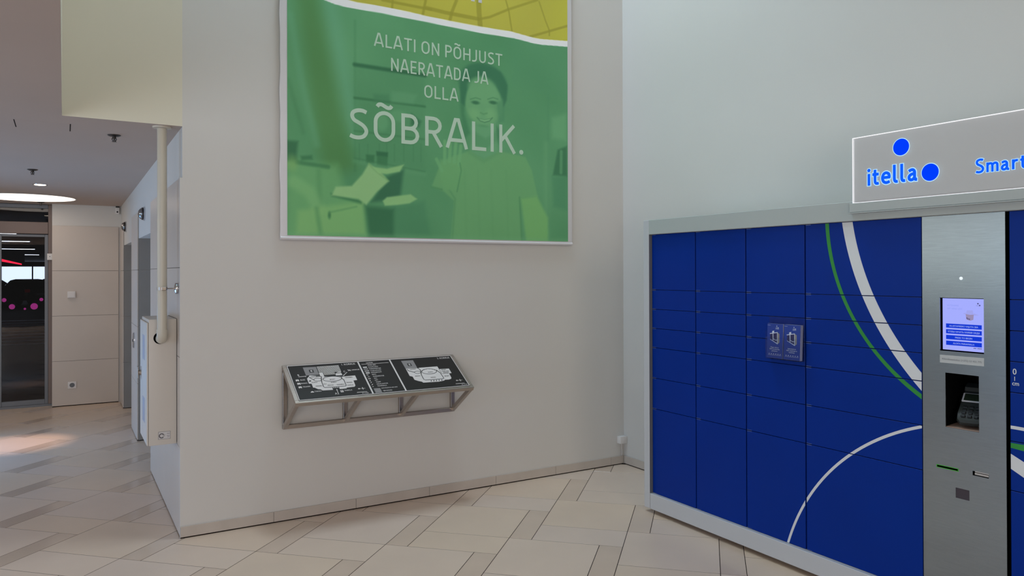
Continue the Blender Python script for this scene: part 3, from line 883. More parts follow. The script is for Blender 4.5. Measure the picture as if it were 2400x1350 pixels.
# ------------------------------------------------------------------ wall banner
# soft shapes of the printed picture, banner coordinates in metres: kind, colour, softness, strength, geometry
WAVE_LOW = [(1.628, 3.75), (1.707, 3.734), (1.793, 3.727), (1.88, 3.728), (2.077, 3.731), (2.244, 3.727), (2.443, 3.726), (2.646, 3.722), (2.933, 3.718), (3.24, 3.725), (3.353, 3.718), 
    (3.441, 3.711), (3.531, 3.714), (3.786, 3.736)] 
WAVE_HIGH = [(1.804, 3.782), (1.88, 3.779), (2.077, 3.783), (2.307, 3.78), (2.443, 3.773), (2.646, 3.77), (2.933, 3.77), (3.216, 3.777), (3.34, 3.767), (3.429, 3.76), (3.506, 3.76), 
    (3.786, 3.786)] 
PICTURE = [('p', (92, 148, 114), 0.06, 0.7, [(1.574, 3.822), (1.714, 3.849), (1.871, 3.002), (1.856, 2.719), (1.699, 2.983)]), ('p', (66, 110, 56), 0.08, 0.72, [(1.423, 3.766), 
    (1.581, 3.796), (1.713, 3.18), (1.856, 2.549), (1.712, 2.47), (1.614, 2.505), (1.504, 3.18)]), ('l', (92, 148, 112), 0.025, 0.45, 0.05, [(1.383, 3.597), (1.463, 3.148), 
    (1.572, 2.694)]), ('l', (60, 112, 74), 0.02, 0.5, 0.03, [(1.369, 3.135), (1.476, 2.768)]), ('l', (44, 98, 62), 0.015, 0.35, 0.012, [(1.861, 3.637), (1.859, 2.521)]), 
    ('p', (70, 124, 86), 0.03, 0.5, [(1.863, 3.305), (2.426, 3.294), (2.424, 2.559), (1.862, 2.606)]), ('l', (36, 86, 58), 0.012, 0.95, 0.03, [(1.857, 3.311), (2.426, 3.305)]), 
    ('l', (44, 98, 62), 0.01, 0.85, 0.018, [(1.857, 3.063), (2.425, 3.061)]), ('l', (44, 98, 62), 0.01, 0.45, 0.014, [(1.857, 2.817), (2.424, 2.804)]), 
    ('p', (58, 112, 78), 0.02, 0.7, [(2.005, 3.11), (2.126, 3.118), (2.141, 3.054), (2.005, 3.053)]), ('p', (92, 146, 106), 0.02, 0.5, [(2.149, 3.149), (2.266, 3.149), (2.361, 3.145), 
    (2.329, 3.071), (2.149, 3.062)]), ('e', (96, 152, 108), 0.02, 0.6, (2.072, 2.902, 0.049, 0.065)), ('p', (36, 86, 58), 0.02, 0.8, [(2.313, 2.993), (2.393, 2.942), (2.376, 2.896), 
    (2.305, 2.904)]), ('e', (96, 152, 108), 0.02, 0.5, (2.203, 2.966, 0.063, 0.044)), ('l', (44, 98, 62), 0.01, 0.35, 0.006, [(1.893, 2.722), (1.893, 2.594)]), 
    ('l', (44, 98, 62), 0.01, 0.35, 0.006, [(1.959, 2.727), (1.959, 2.599)]), ('l', (44, 98, 62), 0.01, 0.35, 0.006, [(2.049, 2.735), (2.049, 2.606)]), 
    ('l', (44, 98, 62), 0.01, 0.35, 0.006, [(2.11, 2.74), (2.11, 2.61)]), ('l', (44, 98, 62), 0.01, 0.35, 0.006, [(2.172, 2.745), (2.171, 2.615)]), 
    ('l', (44, 98, 62), 0.01, 0.35, 0.006, [(2.249, 2.752), (2.249, 2.621)]), ('l', (44, 98, 62), 0.01, 0.35, 0.006, [(2.328, 2.759), (2.328, 2.626)]), 
    ('l', (44, 98, 62), 0.01, 0.35, 0.006, [(2.392, 2.764), (2.392, 2.631)]), ('p', (44, 98, 62), 0.012, 0.9, [(1.944, 2.648), (2.012, 2.649), (2.007, 2.588), (1.947, 2.587)]), 
    ('p', (44, 98, 62), 0.012, 0.75, [(2.027, 2.676), (2.118, 2.674), (2.113, 2.567), (2.031, 2.576)]), ('p', (36, 86, 58), 0.01, 0.8, [(2.027, 2.679), (2.118, 2.677), (2.116, 2.645), 
    (2.027, 2.647)]), ('l', (44, 98, 62), 0.01, 0.5, 0.012, [(1.856, 2.613), (2.424, 2.552)]), ('l', (96, 150, 108), 0.02, 0.3, 0.03, [(1.856, 2.592), (2.424, 2.53)]), 
    ('p', (98, 152, 98), 0.05, 0.85, [(1.355, 2.555), (1.726, 2.554), (1.783, 2.376), (1.929, 2.271), (1.958, 2.03), (1.354, 2.017)]), ('p', (36, 86, 58), 0.02, 0.9, [(1.355, 2.703), 
    (1.438, 2.703), (1.429, 2.614), (1.433, 2.56), (1.355, 2.555)]), ('p', (44, 98, 62), 0.015, 0.85, [(1.456, 2.6), (1.538, 2.612), (1.544, 2.58), (1.462, 2.568)]), 
    ('l', (44, 98, 62), 0.012, 0.7, 0.03, [(1.429, 2.553), (1.656, 2.535)]), ('e', (118, 160, 92), 0.03, 0.6, (1.395, 2.544, 0.04, 0.054)), 
    ('l', (78, 132, 84), 0.02, 0.6, 0.035, [(1.586, 2.503), (1.599, 2.229)]), ('l', (124, 172, 112), 0.03, 0.5, 0.09, [(1.408, 2.41), (1.517, 2.348), (1.585, 2.228)]), 
    ('p', (124, 170, 104), 0.03, 0.7, [(1.435, 2.208), (1.599, 2.242), (1.929, 2.299), (1.943, 2.044), (1.421, 2.032)]), ('l', (64, 120, 78), 0.02, 0.5, 0.03, [(1.571, 2.227), 
    (1.599, 2.05)]), ('e', (44, 98, 62), 0.008, 0.8, (1.665, 2.183, 0.011, 0.025)), ('l', (72, 126, 80), 0.01, 0.5, 0.012, [(1.669, 2.204), (1.87, 2.254)]), 
    ('p', (38, 86, 62), 0.025, 0.9, [(2.11, 2.495), (2.249, 2.555), (2.22, 2.349), (2.109, 2.307), (1.988, 2.295)]), ('p', (36, 86, 58), 0.03, 0.85, [(1.936, 2.264), (2.171, 2.252), 
    (2.17, 2.035), (1.966, 2.03)]), ('p', (58, 112, 80), 0.03, 0.5, [(2.171, 2.267), (2.423, 2.322), (2.471, 2.056), (2.17, 2.035)]), ('p', (44, 98, 62), 0.015, 0.8, [(1.676, 2.343), 
    (1.914, 2.301), (1.907, 2.277), (1.683, 2.322)]), ('p', (140, 178, 122), 0.012, 0.95, [(1.967, 2.583), (2.049, 2.534), (2.128, 2.46), (2.034, 2.375), (1.947, 2.271), 
    (1.885, 2.311), (1.683, 2.329), (1.712, 2.393), (1.834, 2.407), (1.915, 2.497)]), ('l', (104, 150, 92), 0.01, 0.6, 0.01, [(1.967, 2.578), (2.026, 2.525), (2.117, 2.464)]), 
    ('p', (136, 178, 118), 0.01, 0.95, [(1.996, 2.559), (2.11, 2.553), (2.249, 2.594), (2.215, 2.538), (2.11, 2.512), (2.041, 2.516)]), 
    ('p', (136, 178, 118), 0.01, 0.95, [(2.076, 2.306), (2.109, 2.336), (2.186, 2.349), (2.304, 2.368), (2.359, 2.334), (2.296, 2.298), (2.202, 2.282), (2.094, 2.271)]), 
    ('l', (66, 120, 86), 0.02, 0.4, 0.02, [(3.582, 3.291), (3.578, 2.147)]), ('p', (104, 158, 112), 0.03, 0.55, [(3.62, 3.098), (3.77, 3.147), (3.769, 2.915), (3.62, 2.918)]), 
    ('p', (36, 86, 58), 0.015, 0.7, [(3.679, 2.825), (3.779, 2.866), (3.778, 2.6), (3.628, 2.599)]), ('l', (104, 158, 112), 0.01, 0.5, 0.03, [(3.718, 2.811), (3.714, 2.629)]), 
    ('p', (60, 116, 84), 0.03, 0.6, [(3.618, 2.59), (3.778, 2.6), (3.777, 2.302), (3.637, 2.329)]), ('l', (104, 158, 110), 0.03, 0.35, 0.05, [(3.561, 2.864), (3.568, 2.081)]), 
    ('p', (74, 128, 92), 0.03, 0.35, [(3.203, 3.753), (3.782, 3.747), (3.781, 3.281), (3.22, 3.311)]), ('p', (56, 112, 76), 0.02, 0.9, [(2.75, 3.314), (2.793, 3.381), (2.775, 3.042), 
    (2.826, 2.893), (2.774, 2.835), (2.757, 2.887), (2.732, 3.098)]), ('p', (50, 104, 72), 0.02, 0.8, [(3.064, 2.978), (3.118, 2.936), (3.091, 2.824), (3.055, 2.883)]), 
    ('p', (92, 146, 104), 0.015, 0.9, [(2.843, 2.987), (3.064, 3.01), (3.082, 2.76), (2.965, 2.689), (2.825, 2.74)]), ('p', (70, 126, 86), 0.02, 0.6, [(2.843, 2.91), (2.966, 2.86), 
    (3.073, 2.932), (3.073, 2.854), (2.966, 2.766), (2.843, 2.803)]), ('p', (98, 150, 98), 0.012, 0.9, [(2.825, 2.747), (2.948, 2.687), (3.1, 2.765), (3.349, 2.737), (3.415, 2.626), 
    (3.472, 2.411), (3.292, 2.391), (3.319, 2.02), (2.645, 2.007), (2.679, 2.334), (2.587, 2.405), (2.48, 2.436), (2.563, 2.629), (2.638, 2.679)]), 
    ('l', (74, 128, 84), 0.012, 0.7, 0.012, [(2.661, 2.008), (2.688, 2.349), (2.637, 2.422)]), ('l', (66, 120, 78), 0.012, 0.8, 0.014, [(3.292, 2.391), (3.313, 2.02)]), 
    ('l', (80, 134, 90), 0.02, 0.6, 0.02, [(2.817, 2.731), (2.948, 2.672), (3.1, 2.754)]), ('l', (70, 124, 80), 0.01, 0.8, 0.014, [(2.48, 2.436), (2.571, 2.419)]), 
    ('l', (86, 138, 90), 0.02, 0.35, 0.012, [(2.773, 2.583), (2.789, 2.033)]), ('l', (86, 138, 90), 0.02, 0.35, 0.012, [(2.895, 2.591), (2.911, 2.035)]), 
    ('l', (86, 138, 90), 0.02, 0.35, 0.012, [(3.018, 2.599), (3.035, 2.038)]), ('l', (86, 138, 90), 0.02, 0.35, 0.012, [(3.163, 2.609), (3.18, 2.041)]), 
    ('p', (112, 164, 96), 0.02, 0.85, [(3.301, 2.387), (3.466, 2.411), (3.578, 2.229), (3.577, 2.025), (3.356, 2.02)]), ('p', (98, 152, 98), 0.015, 0.8, [(2.555, 2.658), 
    (2.739, 2.657), (2.756, 2.551), (2.705, 2.411), (2.587, 2.42), (2.554, 2.538)]), ('l', (100, 156, 104), 0.008, 0.85, 0.028, [(2.596, 2.631), (2.597, 2.804)]), 
    ('l', (100, 156, 104), 0.008, 0.85, 0.028, [(2.638, 2.649), (2.647, 2.824)]), ('l', (100, 156, 104), 0.008, 0.85, 0.028, [(2.68, 2.645), (2.697, 2.813)]), 
    ('l', (100, 156, 104), 0.008, 0.85, 0.028, [(2.722, 2.625), (2.74, 2.779)]), ('l', (100, 156, 104), 0.008, 0.85, 0.028, [(2.571, 2.569), (2.525, 2.656)]), 
    ('l', (64, 118, 78), 0.008, 0.7, 0.01, [(2.731, 2.641), (2.743, 2.581), (2.705, 2.411)]), ('e', (46, 100, 72), 0.02, 0.95, (2.949, 3.301, 0.225, 0.174)), 
    ('e', (98, 150, 104), 0.018, 0.97, (2.952, 3.146, 0.174, 0.183)), ('e', (106, 158, 110), 0.03, 0.5, (2.953, 3.216, 0.125, 0.078)), 
    ('e', (84, 138, 96), 0.03, 0.55, (3.092, 3.075, 0.047, 0.095)), ('e', (120, 170, 112), 0.03, 0.4, (2.861, 3.051, 0.052, 0.046)), 
    ('e', (120, 170, 112), 0.03, 0.4, (3.02, 3.06, 0.054, 0.047)), ('p', (44, 98, 70), 0.015, 0.9, [(2.732, 3.251), (2.784, 3.364), (2.915, 3.444), (3.021, 3.443), (2.862, 3.328), 
    (2.792, 3.227), (2.775, 3.103), (2.741, 3.13)]), ('p', (44, 98, 70), 0.015, 0.9, [(3.003, 3.448), (3.111, 3.424), (3.174, 3.321), (3.169, 3.194), (3.137, 3.143), (3.129, 3.268), 
    (3.075, 3.348), (2.967, 3.389)]), ('p', (52, 106, 78), 0.015, 0.35, [(3.074, 3.167), (3.156, 3.208), (3.146, 3.018), (3.091, 2.997)]), 
    ('e', (100, 152, 106), 0.02, 0.9, (2.939, 3.264, 0.132, 0.096)), ('e', (40, 90, 62), 0.008, 0.9, (2.875, 3.143, 0.035, 0.014)), 
    ('l', (60, 112, 76), 0.006, 0.7, 0.008, [(2.827, 3.165), (2.875, 3.183), (2.921, 3.176)]), ('e', (40, 90, 62), 0.008, 0.9, (3.038, 3.162, 0.036, 0.014)), 
    ('l', (60, 112, 76), 0.006, 0.7, 0.008, [(2.988, 3.184), (3.038, 3.203), (3.085, 3.195)]), ('l', (70, 122, 80), 0.008, 0.6, 0.012, [(2.922, 3.065), (2.949, 3.057), 
    (2.981, 3.068)]), ('p', (128, 174, 126), 0.006, 0.7, [(2.899, 3.018), (2.959, 3.011), (3.02, 3.029), (3.005, 3.008), (2.959, 2.994), (2.913, 2.999)]), 
    ('l', (48, 98, 66), 0.006, 0.7, 0.008, [(2.889, 3.023), (2.917, 2.999), (2.959, 2.991), (3.005, 3.007), (3.032, 3.036)]), ('l', (60, 112, 76), 0.006, 0.6, 0.005, [(2.899, 3.018), 
    (2.959, 3.011), (3.023, 3.03)]), ('e', (58, 112, 76), 0.012, 0.4, (2.945, 2.96, 0.039, 0.01))] 
DOME_LINES = [(0.03, [(2.443, 3.837), (2.608, 3.829), (2.904, 3.829)]), (0.026, [(2.706, 3.948), (2.663, 3.844), (2.644, 3.77)]), (0.045, [(2.905, 3.984), (2.91, 3.882), (2.921, 3.765)]), 
    (0.02, [(2.904, 3.827), (3.01, 3.863), (3.186, 3.957), (3.475, 4.089)]), (0.014, [(3.162, 4.032), (3.192, 3.942), (3.222, 3.778)]), (0.014, [(3.494, 4.076), (3.558, 3.925), 
    (3.597, 3.849), (3.597, 3.806)]), (0.02, [(3.403, 3.764), (3.603, 3.845), (3.787, 3.919)]), (0.022, [(2.077, 3.832), (2.48, 3.831)]), (0.018, [(2.16, 3.842), (2.154, 3.782)]), 
    (0.022, [(2.435, 3.898), (2.409, 3.774)])] 
BX_L, BX_R, BZ_B, BZ_T = 1.313, 3.836, 1.995, 5.2
PX_L, PX_R, PZ_B, PZ_T = 1.362, 3.787, 2.030, 4.60
ban = thing('wall_banner', 'large green and yellow printed banner with white lettering on the middle wall', 'banner', ((BX_L + BX_R) / 2, YM, BZ_B))
YB = YM - 0.034
# vinyl sheet with a gently rippled left edge and rounded hem
sh = MB()
nz = 60
rows = []
for k in range(nz + 1):
    z = BZ_B + 0.022 + (BZ_T - BZ_B - 0.022) * k / nz
    rip = 0.004 * math.sin(z * 17) * math.sin(z * 5.3 + 1)
    row = []
    for x in (BX_L + rip, BX_L + 0.02, 2.0, 2.6, 3.2, BX_R - 0.02, BX_R + 0.3 * rip):
        edge = 0.006 if x < BX_L + 0.015 or x > BX_R - 0.015 else 0.0
        row.append((x, YB + 0.0025 + edge, z))
    rows.append(row)
for a, b in zip(rows, rows[1:]):
    for i in range(len(a) - 1):
        sh.quad([a[i], a[i + 1], b[i + 1], b[i]])
bmesh.ops.remove_doubles(sh.bm, verts=sh.bm.verts, dist=1e-5)
ext = bmesh.ops.extrude_face_region(sh.bm, geom=list(sh.bm.faces))
bmesh.ops.translate(sh.bm, verts=[v for v in ext['geom'] if isinstance(v, bmesh.types.BMVert)], vec=(0, 0.0015, 0))
obj('vinyl_sheet', sh, 'banner_vinyl', ban, smooth=True)
obj('bottom_hem', MB().tube([(BX_L + 0.002, YB + 0.008, BZ_B + 0.015), (BX_R - 0.002, YB + 0.008, BZ_B + 0.015)], 0.013, 16), 'banner_vinyl', ban, smooth=True)
for x in (1.7, 2.57, 3.45):
    obj('standoff', MB().tube([(x, YB + 0.014, 2.03), (x, YM, 2.03)], 0.008, 12), 'steel', ban)

# printed picture: one fine grid whose colour attribute is composed from soft shapes
STEP = 0.005
nx, nzp = int((PX_R - PX_L) / STEP) + 1, int((PZ_T - PZ_B) / STEP) + 1
gx, gz = np.meshgrid(np.linspace(PX_L, PX_R, nx), np.linspace(PZ_B, PZ_T, nzp))
def seg_dist(x, z, a, b):
    dx, dz = b[0] - a[0], b[1] - a[1]
    l2 = dx * dx + dz * dz + 1e-12
    t = np.clip(((x - a[0]) * dx + (z - a[1]) * dz) / l2, 0, 1)
    return np.hypot(x - a[0] - t * dx, z - a[1] - t * dz)
def poly_sd(x, z, pts):
    d = np.full(x.shape, 9.0)
    inside = np.zeros(x.shape, bool)
    n = len(pts)
    for i in range(n):
        a, b = pts[i], pts[(i + 1) % n]
        d = np.minimum(d, seg_dist(x, z, a, b))
        if a[1] != b[1]:
            c = ((a[1] > z) != (b[1] > z)) & (x < (b[0] - a[0]) * (z - a[1]) / (b[1] - a[1]) + a[0])
            inside ^= c
    return np.where(inside, -d, d)
def cover(sd, soft):
    t = np.clip(0.5 - sd / (2 * soft), 0, 1)
    return t * t * (3 - 2 * t)
img = np.zeros(gx.shape + (3,))
base = np.array((78.0, 133.0, 92.0))
wob = 5 * np.sin(gx * 2.3 + 0.6) * np.sin(gz * 3.1) + 3 * np.sin(gx * 9 + gz * 4) * np.sin(gz * 7.0)
img[:] = base + wob[..., None] * np.array((1.0, 1.0, 0.9))
for shp in PICTURE:
    kind, colr, soft, alpha = shp[:4]
    if kind == 'p':
        pts = shp[4]
        sel = (gx > min(p[0] for p in pts) - soft) & (gx < max(p[0] for p in pts) + soft) & (gz > min(p[1] for p in pts) - soft) & (gz < max(p[1] for p in pts) + soft)
        sd = poly_sd(gx[sel], gz[sel], pts)
    elif kind == 'e':
        cx_, cz_, rx, rz = shp[4]
        sel = (abs(gx - cx_) < rx + soft * 2) & (abs(gz - cz_) < rz + soft * 2)
        q = np.hypot((gx[sel] - cx_) / rx, (gz[sel] - cz_) / rz)
        sd = (q - 1) * min(rx, rz)
    else:
        wd, pts = shp[4], shp[5]
        m_ = wd + soft
        sel = (gx > min(p[0] for p in pts) - m_) & (gx < max(p[0] for p in pts) + m_) & (gz > min(p[1] for p in pts) - m_) & (gz < max(p[1] for p in pts) + m_)
        sd = np.full(sel.sum(), 9.0)
        for a, b in zip(pts, pts[1:]):
            sd = np.minimum(sd, seg_dist(gx[sel], gz[sel], a, b))
        sd = sd - wd / 2
    w_ = (cover(sd, soft) * alpha)[:, None]
    img[sel] = img[sel] * (1 - w_) + np.array(colr, float) * w_
# lighter band along the foot of the print
w_ = (cover(gz - 2.055, 0.02) * 0.3)[..., None]
img = img * (1 - w_) + np.array((104, 158, 112)) * w_
img = base + wob[..., None] + (img - base - wob[..., None]) * 0.8
# yellow upper picture and the white wave between
lo = np.array([(1.30, 4.05), (1.45, 3.86), (1.55, 3.79)] + WAVE_LOW)
up = np.array([(1.42, 4.12), (1.60, 3.92), (1.70, 3.82)] + WAVE_HIGH)
zl = np.interp(gx, lo[:, 0], lo[:, 1])
zu = np.interp(gx, up[:, 0], up[:, 1])
yel = np.zeros_like(img)
yel[:] = np.array((160, 155, 60)) + (8 * np.sin(gx * 3.5 + 1) * np.sin(gz * 2.0 + 2))[..., None] * np.array((1, 1, 0.3))
w_ = (np.clip((gx - 3.45) / 0.4, 0, 1) * 0.6)[..., None]
yel = yel * (1 - w_) + np.array((170, 168, 52)) * w_
for wd, pts in DOME_LINES:
    sd = np.full(gx.shape, 9.0)
    for a, b in zip(pts, pts[1:]):
        sd = np.minimum(sd, seg_dist(gx, gz, a, b))
    w_ = (cover(sd - wd / 2, 0.006) * 0.75)[..., None]
    yel = yel * (1 - w_) + np.array((132, 127, 42)) * w_
w_ = cover(-(gz - zu), 0.003)[..., None]
top = np.array((220.0, 220.0, 222.0)) * (1 - w_) + yel * w_
w_ = cover(-(gz - zl), 0.003)[..., None]
img = img * (1 - w_) + top * w_
v01 = np.clip(img / 255.0, 0, 1)
v01 = np.clip((v01 - 0.0) * PRINT_GAIN, 0, 1)
linimg = np.where(v01 <= 0.04045, v01 / 12.92, ((v01 + 0.055) / 1.055) ** 2.4)
pm = bpy.data.meshes.new('printed_picture')
off = ban.matrix_world.translation
nv = nx * nzp
co = np.stack([gx - off.x, np.full(gx.shape, YB - off.y), gz - off.z], -1).reshape(-1)
ii = np.arange(nv).reshape(nzp, nx)
quads = np.stack([ii[:-1, :-1], ii[:-1, 1:], ii[1:, 1:], ii[1:, :-1]], -1).reshape(-1, 4)
pm.vertices.add(nv)
pm.vertices.foreach_set('co', co.astype(np.float32))
pm.loops.add(quads.size)
pm.loops.foreach_set('vertex_index', quads.reshape(-1).astype(np.int32))
pm.polygons.add(len(quads))
pm.polygons.foreach_set('loop_start', (np.arange(len(quads)) * 4).astype(np.int32))
pm.update(calc_edges=True)
ca = pm.color_attributes.new('print', 'FLOAT_COLOR', 'POINT')
ca.data.foreach_set('color', np.concatenate([linimg.reshape(-1, 3), np.ones((nv, 1))], 1).reshape(-1).astype(np.float32))
pmat = mat('printed_vinyl', (90, 140, 100), 0.42, spec=0.4)
nt = pmat.node_tree
an = nt.nodes.new('ShaderNodeVertexColor')
an.layer_name = 'print'
nt.links.new(an.outputs['Color'], nt.nodes['Principled BSDF'].inputs['Base Color'])
pm.materials.append(pmat)
po = bpy.data.objects.new('printed_picture', pm)
COL.objects.link(po)
po.parent = ban
OFF[po.name] = Vector(off)
# lettering
EX, EZ, NY = (1, 0, 0), (0, 0, 1), (0, -1, 0)
def banner_line(s, x0, x1, z, cap):
    for mb in stroke_word(s, (x0, YB, z), EX, EZ, NY, cap, x1 - x0, 0.125, 0.0012):
        obj('letter', mb, 'banner_letter', ban)
banner_line('ALATI ON PÕHJUST', 2.010, 3.128, 3.474, 0.099)
banner_line('NAERATADA JA', 2.142, 2.992, 3.304, 0.099)
banner_line('OLLA', 2.418, 2.718, 3.133, 0.099)
banner_line('SÕBRALIK.', 1.808, 3.336, 2.756, 0.232)
for x in (2.852, 2.919):
    obj('letter', MB().ribbon([(x, YB, 3.964), (x, YB, 4.06)], 0.032, (0, -1, 0), 0.0012), 'banner_white', ban)

# ------------------------------------------------------------------ tactile floor plan stand
MX0, MX1 = 1.330, 2.681
MT, MBZ = 1.106, 0.655           # wall top / wall bottom heights
FY, FZ = 5.058, 0.889            # front edge of the sloping top
TB = 0.030
ms = thing('floor_plan_stand', 'steel wall stand with a sloping black tactile floor plan under the banner', 'map stand', ((MX0 + MX1) / 2, YM, MBZ))
vdir = Vector((0, FY - YM, FZ - MT)).normalized()
ndir = Vector((1, 0, 0)).cross(-vdir).normalized()
if ndir.z < 0:
    ndir = -ndir
def pl(u, v, h=0.0):
    return Vector((MX0, YM, MT)) + Vector((1, 0, 0)) * u + vdir * v + ndir * h
LV = (Vector((0, FY - YM, FZ - MT))).length
W = MX1 - MX0
hh = -TB / 2
def rail(name, a, b):
    obj(name, MB().bar(a, b, TB, TB, up=ndir, bev=0.002), 'steel', ms)
rail('top_rail', pl(0, TB / 2, hh), pl(W, TB / 2, hh))
rail('top_rail', pl(0, LV - TB / 2, hh), pl(W, LV - TB / 2, hh))
rail('side_rail', pl(TB / 2, TB, hh), pl(TB / 2, LV - TB, hh))
rail('side_rail', pl(W - TB / 2, TB, hh), pl(W - TB / 2, LV - TB, hh))
obj('bottom_rail', MB().bar((MX0, YM - TB / 2, MBZ + TB / 2), (MX1, YM - TB / 2, MBZ + TB / 2), TB, TB, bev=0.002), 'steel', ms)
for k in range(4):
    x = MX0 + TB / 2 + (W - TB) * k / 3
    obj('upright', MB().bar((x, YM - TB / 2, MBZ + TB), (x, YM - TB / 2, MT - 0.035), TB, TB, up=(0, 1, 0), bev=0.002), 'steel', ms)
    pf = pl(x - MX0, LV - TB * 0.75, -TB)
    obj('strut', MB().bar((x, pf.y, pf.z), (x, YM - TB * 0.9, MBZ + TB * 0.6), TB * 0.95, TB, up=(0, 1, 1), bev=0.002), 'steel', ms)
plate = obj('map_plate', MB().prism([pl(0.028, 0.013, -0.003), pl(W - 0.028, 0.013, -0.003), pl(W - 0.028, LV - 0.022, -0.003), pl(0.028, LV - 0.022, -0.003)], ndir * 0.005), 'map_black', ms)
H0 = 0.002
MU, MV = Vector((1, 0, 0)), -vdir
def mline(mb, pts, w):
    mb.ribbon([pl(u, v, H0) for u, v in pts], w, ndir, 0.0012)
bo = MB()
u0, u1, v0, v1 = 0.032, W - 0.032, 0.017, LV - 0.026
for pts in ([(u0, v0), (u1, v0)], [(u0, v1), (u1, v1)], [(u0, v0), (u0, v1)], [(u1, v0), (u1, v1)]):
    mline(bo, pts, 0.005)
mline(bo, [(0.553, v0), (0.553, v1)], 0.011)
mline(bo, [(0.804, v0), (0.804, v1)], 0.011)
obj('border_lines', bo, 'map_white', plate)
def mpoly(mb, pts, h=H0, d=0.0008):
    mb.prism([pl(u, v, h) for u, v in pts], ndir * d)
bk = MB()
def piece(name, m, pts, h=H0, d=0.0008):
    mb = MB()
    mpoly(mb, pts, h, d)
    obj(name, mb, m, plate)
# ground floor plan
piece('plan_store', 'map_grey', [(0.138, 0.044), (0.232, 0.046), (0.232, 0.139), (0.139, 0.138)])
piece('plan_store', 'map_grey', [(0.890, 0.044), (0.988, 0.045), (0.987, 0.146), (0.892, 0.144)])
for u, v in ((0.172, 0.077), (0.924, 0.082)):
    mpoly(bk, [(u, v), (u + 0.031, v), (u + 0.031, v + 0.032), (u, v + 0.032)], H0 + 0.0008)
    piece('plan_area', 'map_white', [(u + 0.010, v + 0.007), (u + 0.023, v + 0.007), (u + 0.023, v + 0.012), (u + 0.010, v + 0.012)], H0 + 0.0008, 0.0014)
    piece('plan_area', 'map_white', [(u + 0.010, v + 0.012), (u + 0.015, v + 0.012), (u + 0.015, v + 0.025), (u + 0.010, v + 0.025)], H0 + 0.0008, 0.0014)
    piece('plan_area', 'map_white', [(u + 0.015, v + 0.020), (u + 0.023, v + 0.020), (u + 0.023, v + 0.025), (u + 0.015, v + 0.025)], H0 + 0.0008, 0.0014)
hat = MB()
for k in range(22):
    u = 0.240 + k * 0.0074
    vb = 0.148 if u < 0.348 else 0.122
    vt = 0.047
    if u < 0.264:
        vb = 0.114
    mline(hat, [(u, vt), (u, vb)], 0.0034)
mline(hat, [(0.238, 0.047), (0.399, 0.047)], 0.002)
obj('parking_hatch', hat, 'map_white', plate)
piece('plan_area', 'map_white', [(0.236, 0.117), (0.263, 0.117), (0.263, 0.158), (0.236, 0.158)])
piece('plan_area', 'map_white', [(0.349, 0.142), (0.370, 0.124), (0.394, 0.120), (0.395, 0.163), (0.348, 0.162)])
piece('plan_area', 'map_white', [(0.137, 0.174), (0.155, 0.152), (0.163, 0.140), (0.205, 0.149), (0.243, 0.152), (0.262, 0.161), (0.364, 0.173), (0.378, 0.181), (0.485, 0.178), (0.485, 0.232), (0.457, 0.233), (0.454, 0.292), (0.444, 0.304), (0.387, 0.307), (0.383, 0.315), (0.349, 0.317), (0.333, 0.315), (0.334, 0.300), (0.288, 0.299), (0.284, 0.319), (0.211, 0.316), (0.202, 0.302), (0.184, 0.298), (0.165, 0.278), (0.155, 0.277), (0.155, 0.234), (0.137, 0.230)])
piece('plan_area', 'map_white', [(0.893, 0.144), (0.986, 0.148), (1.005, 0.144), (1.155, 0.143), (1.156, 0.178), (1.239, 0.180), (1.238, 0.238), (1.216, 0.238), (1.213, 0.291), (1.206, 0.305), (1.185, 0.312), (1.152, 0.310), (1.142, 0.319), (1.093, 0.327), (1.036, 0.325), (0.968, 0.323), (0.962, 0.311), (0.935, 0.298), (0.913, 0.281), (0.912, 0.243), (0.892, 0.233)])
def eline(mb, cu, cv, ru, rv, w, a0=0, a1=360):
    pts = [(cu + ru * math.cos(a), cv + rv * math.sin(a)) for a in np.linspace(math.radians(a0), math.radians(a1), 28)]
    mb.ribbon([pl(u, v, H0 + 0.0008) for u, v in pts], w, ndir, 0.0006)
def bline(pts, w):
    bk.ribbon([pl(u, v, H0 + 0.0008) for u, v in pts], w, ndir, 0.0006)
eline(bk, 0.312, 0.197, 0.067, 0.028, 0.0042)
eline(bk, 0.209, 0.194, 0.028, 0.017, 0.0036)
bline([(0.229, 0.218), (0.228, 0.275), (0.233, 0.287), (0.300, 0.289), (0.384, 0.289), (0.389, 0.283), (0.390, 0.220)], 0.005)
bline([(0.154, 0.160), (0.182, 0.197)], 0.005)
bline([(0.242, 0.160), (0.232, 0.200), (0.229, 0.222)], 0.006)
bline([(0.262, 0.164), (0.300, 0.166), (0.350, 0.168), (0.385, 0.178), (0.380, 0.200), (0.391, 0.222)], 0.006)
bline([(0.205, 0.156), (0.238, 0.158)], 0.009)
bline([(0.145, 0.206), (0.158, 0.200)], 0.012)
for k in range(4):
    bline([(0.290 + k * 0.014, 0.293), (0.286 + k * 0.014, 0.312)], 0.005)
eline(bk, 1.065, 0.197, 0.061, 0.032, 0.0042)
eline(bk, 0.970, 0.197, 0.025, 0.014, 0.0036)
bline([(0.988, 0.220), (0.986, 0.285), (0.996, 0.296), (1.060, 0.297), (1.144, 0.297), (1.150, 0.292), (1.147, 0.222)], 0.005)
bline([(0.990, 0.146), (1.002, 0.170), (0.998, 0.195), (0.990, 0.222)], 0.006)
bline([(0.900, 0.152), (0.905, 0.172), (0.945, 0.194)], 0.006)
bline([(1.128, 0.186), (1.137, 0.205), (1.148, 0.224)], 0.006)
bline([(1.156, 0.180), (1.156, 0.236), (1.212, 0.238)], 0.003)
for k in range(5):
    bline([(1.040 + k * 0.022, 0.304), (1.034 + k * 0.022, 0.318)], 0.006)
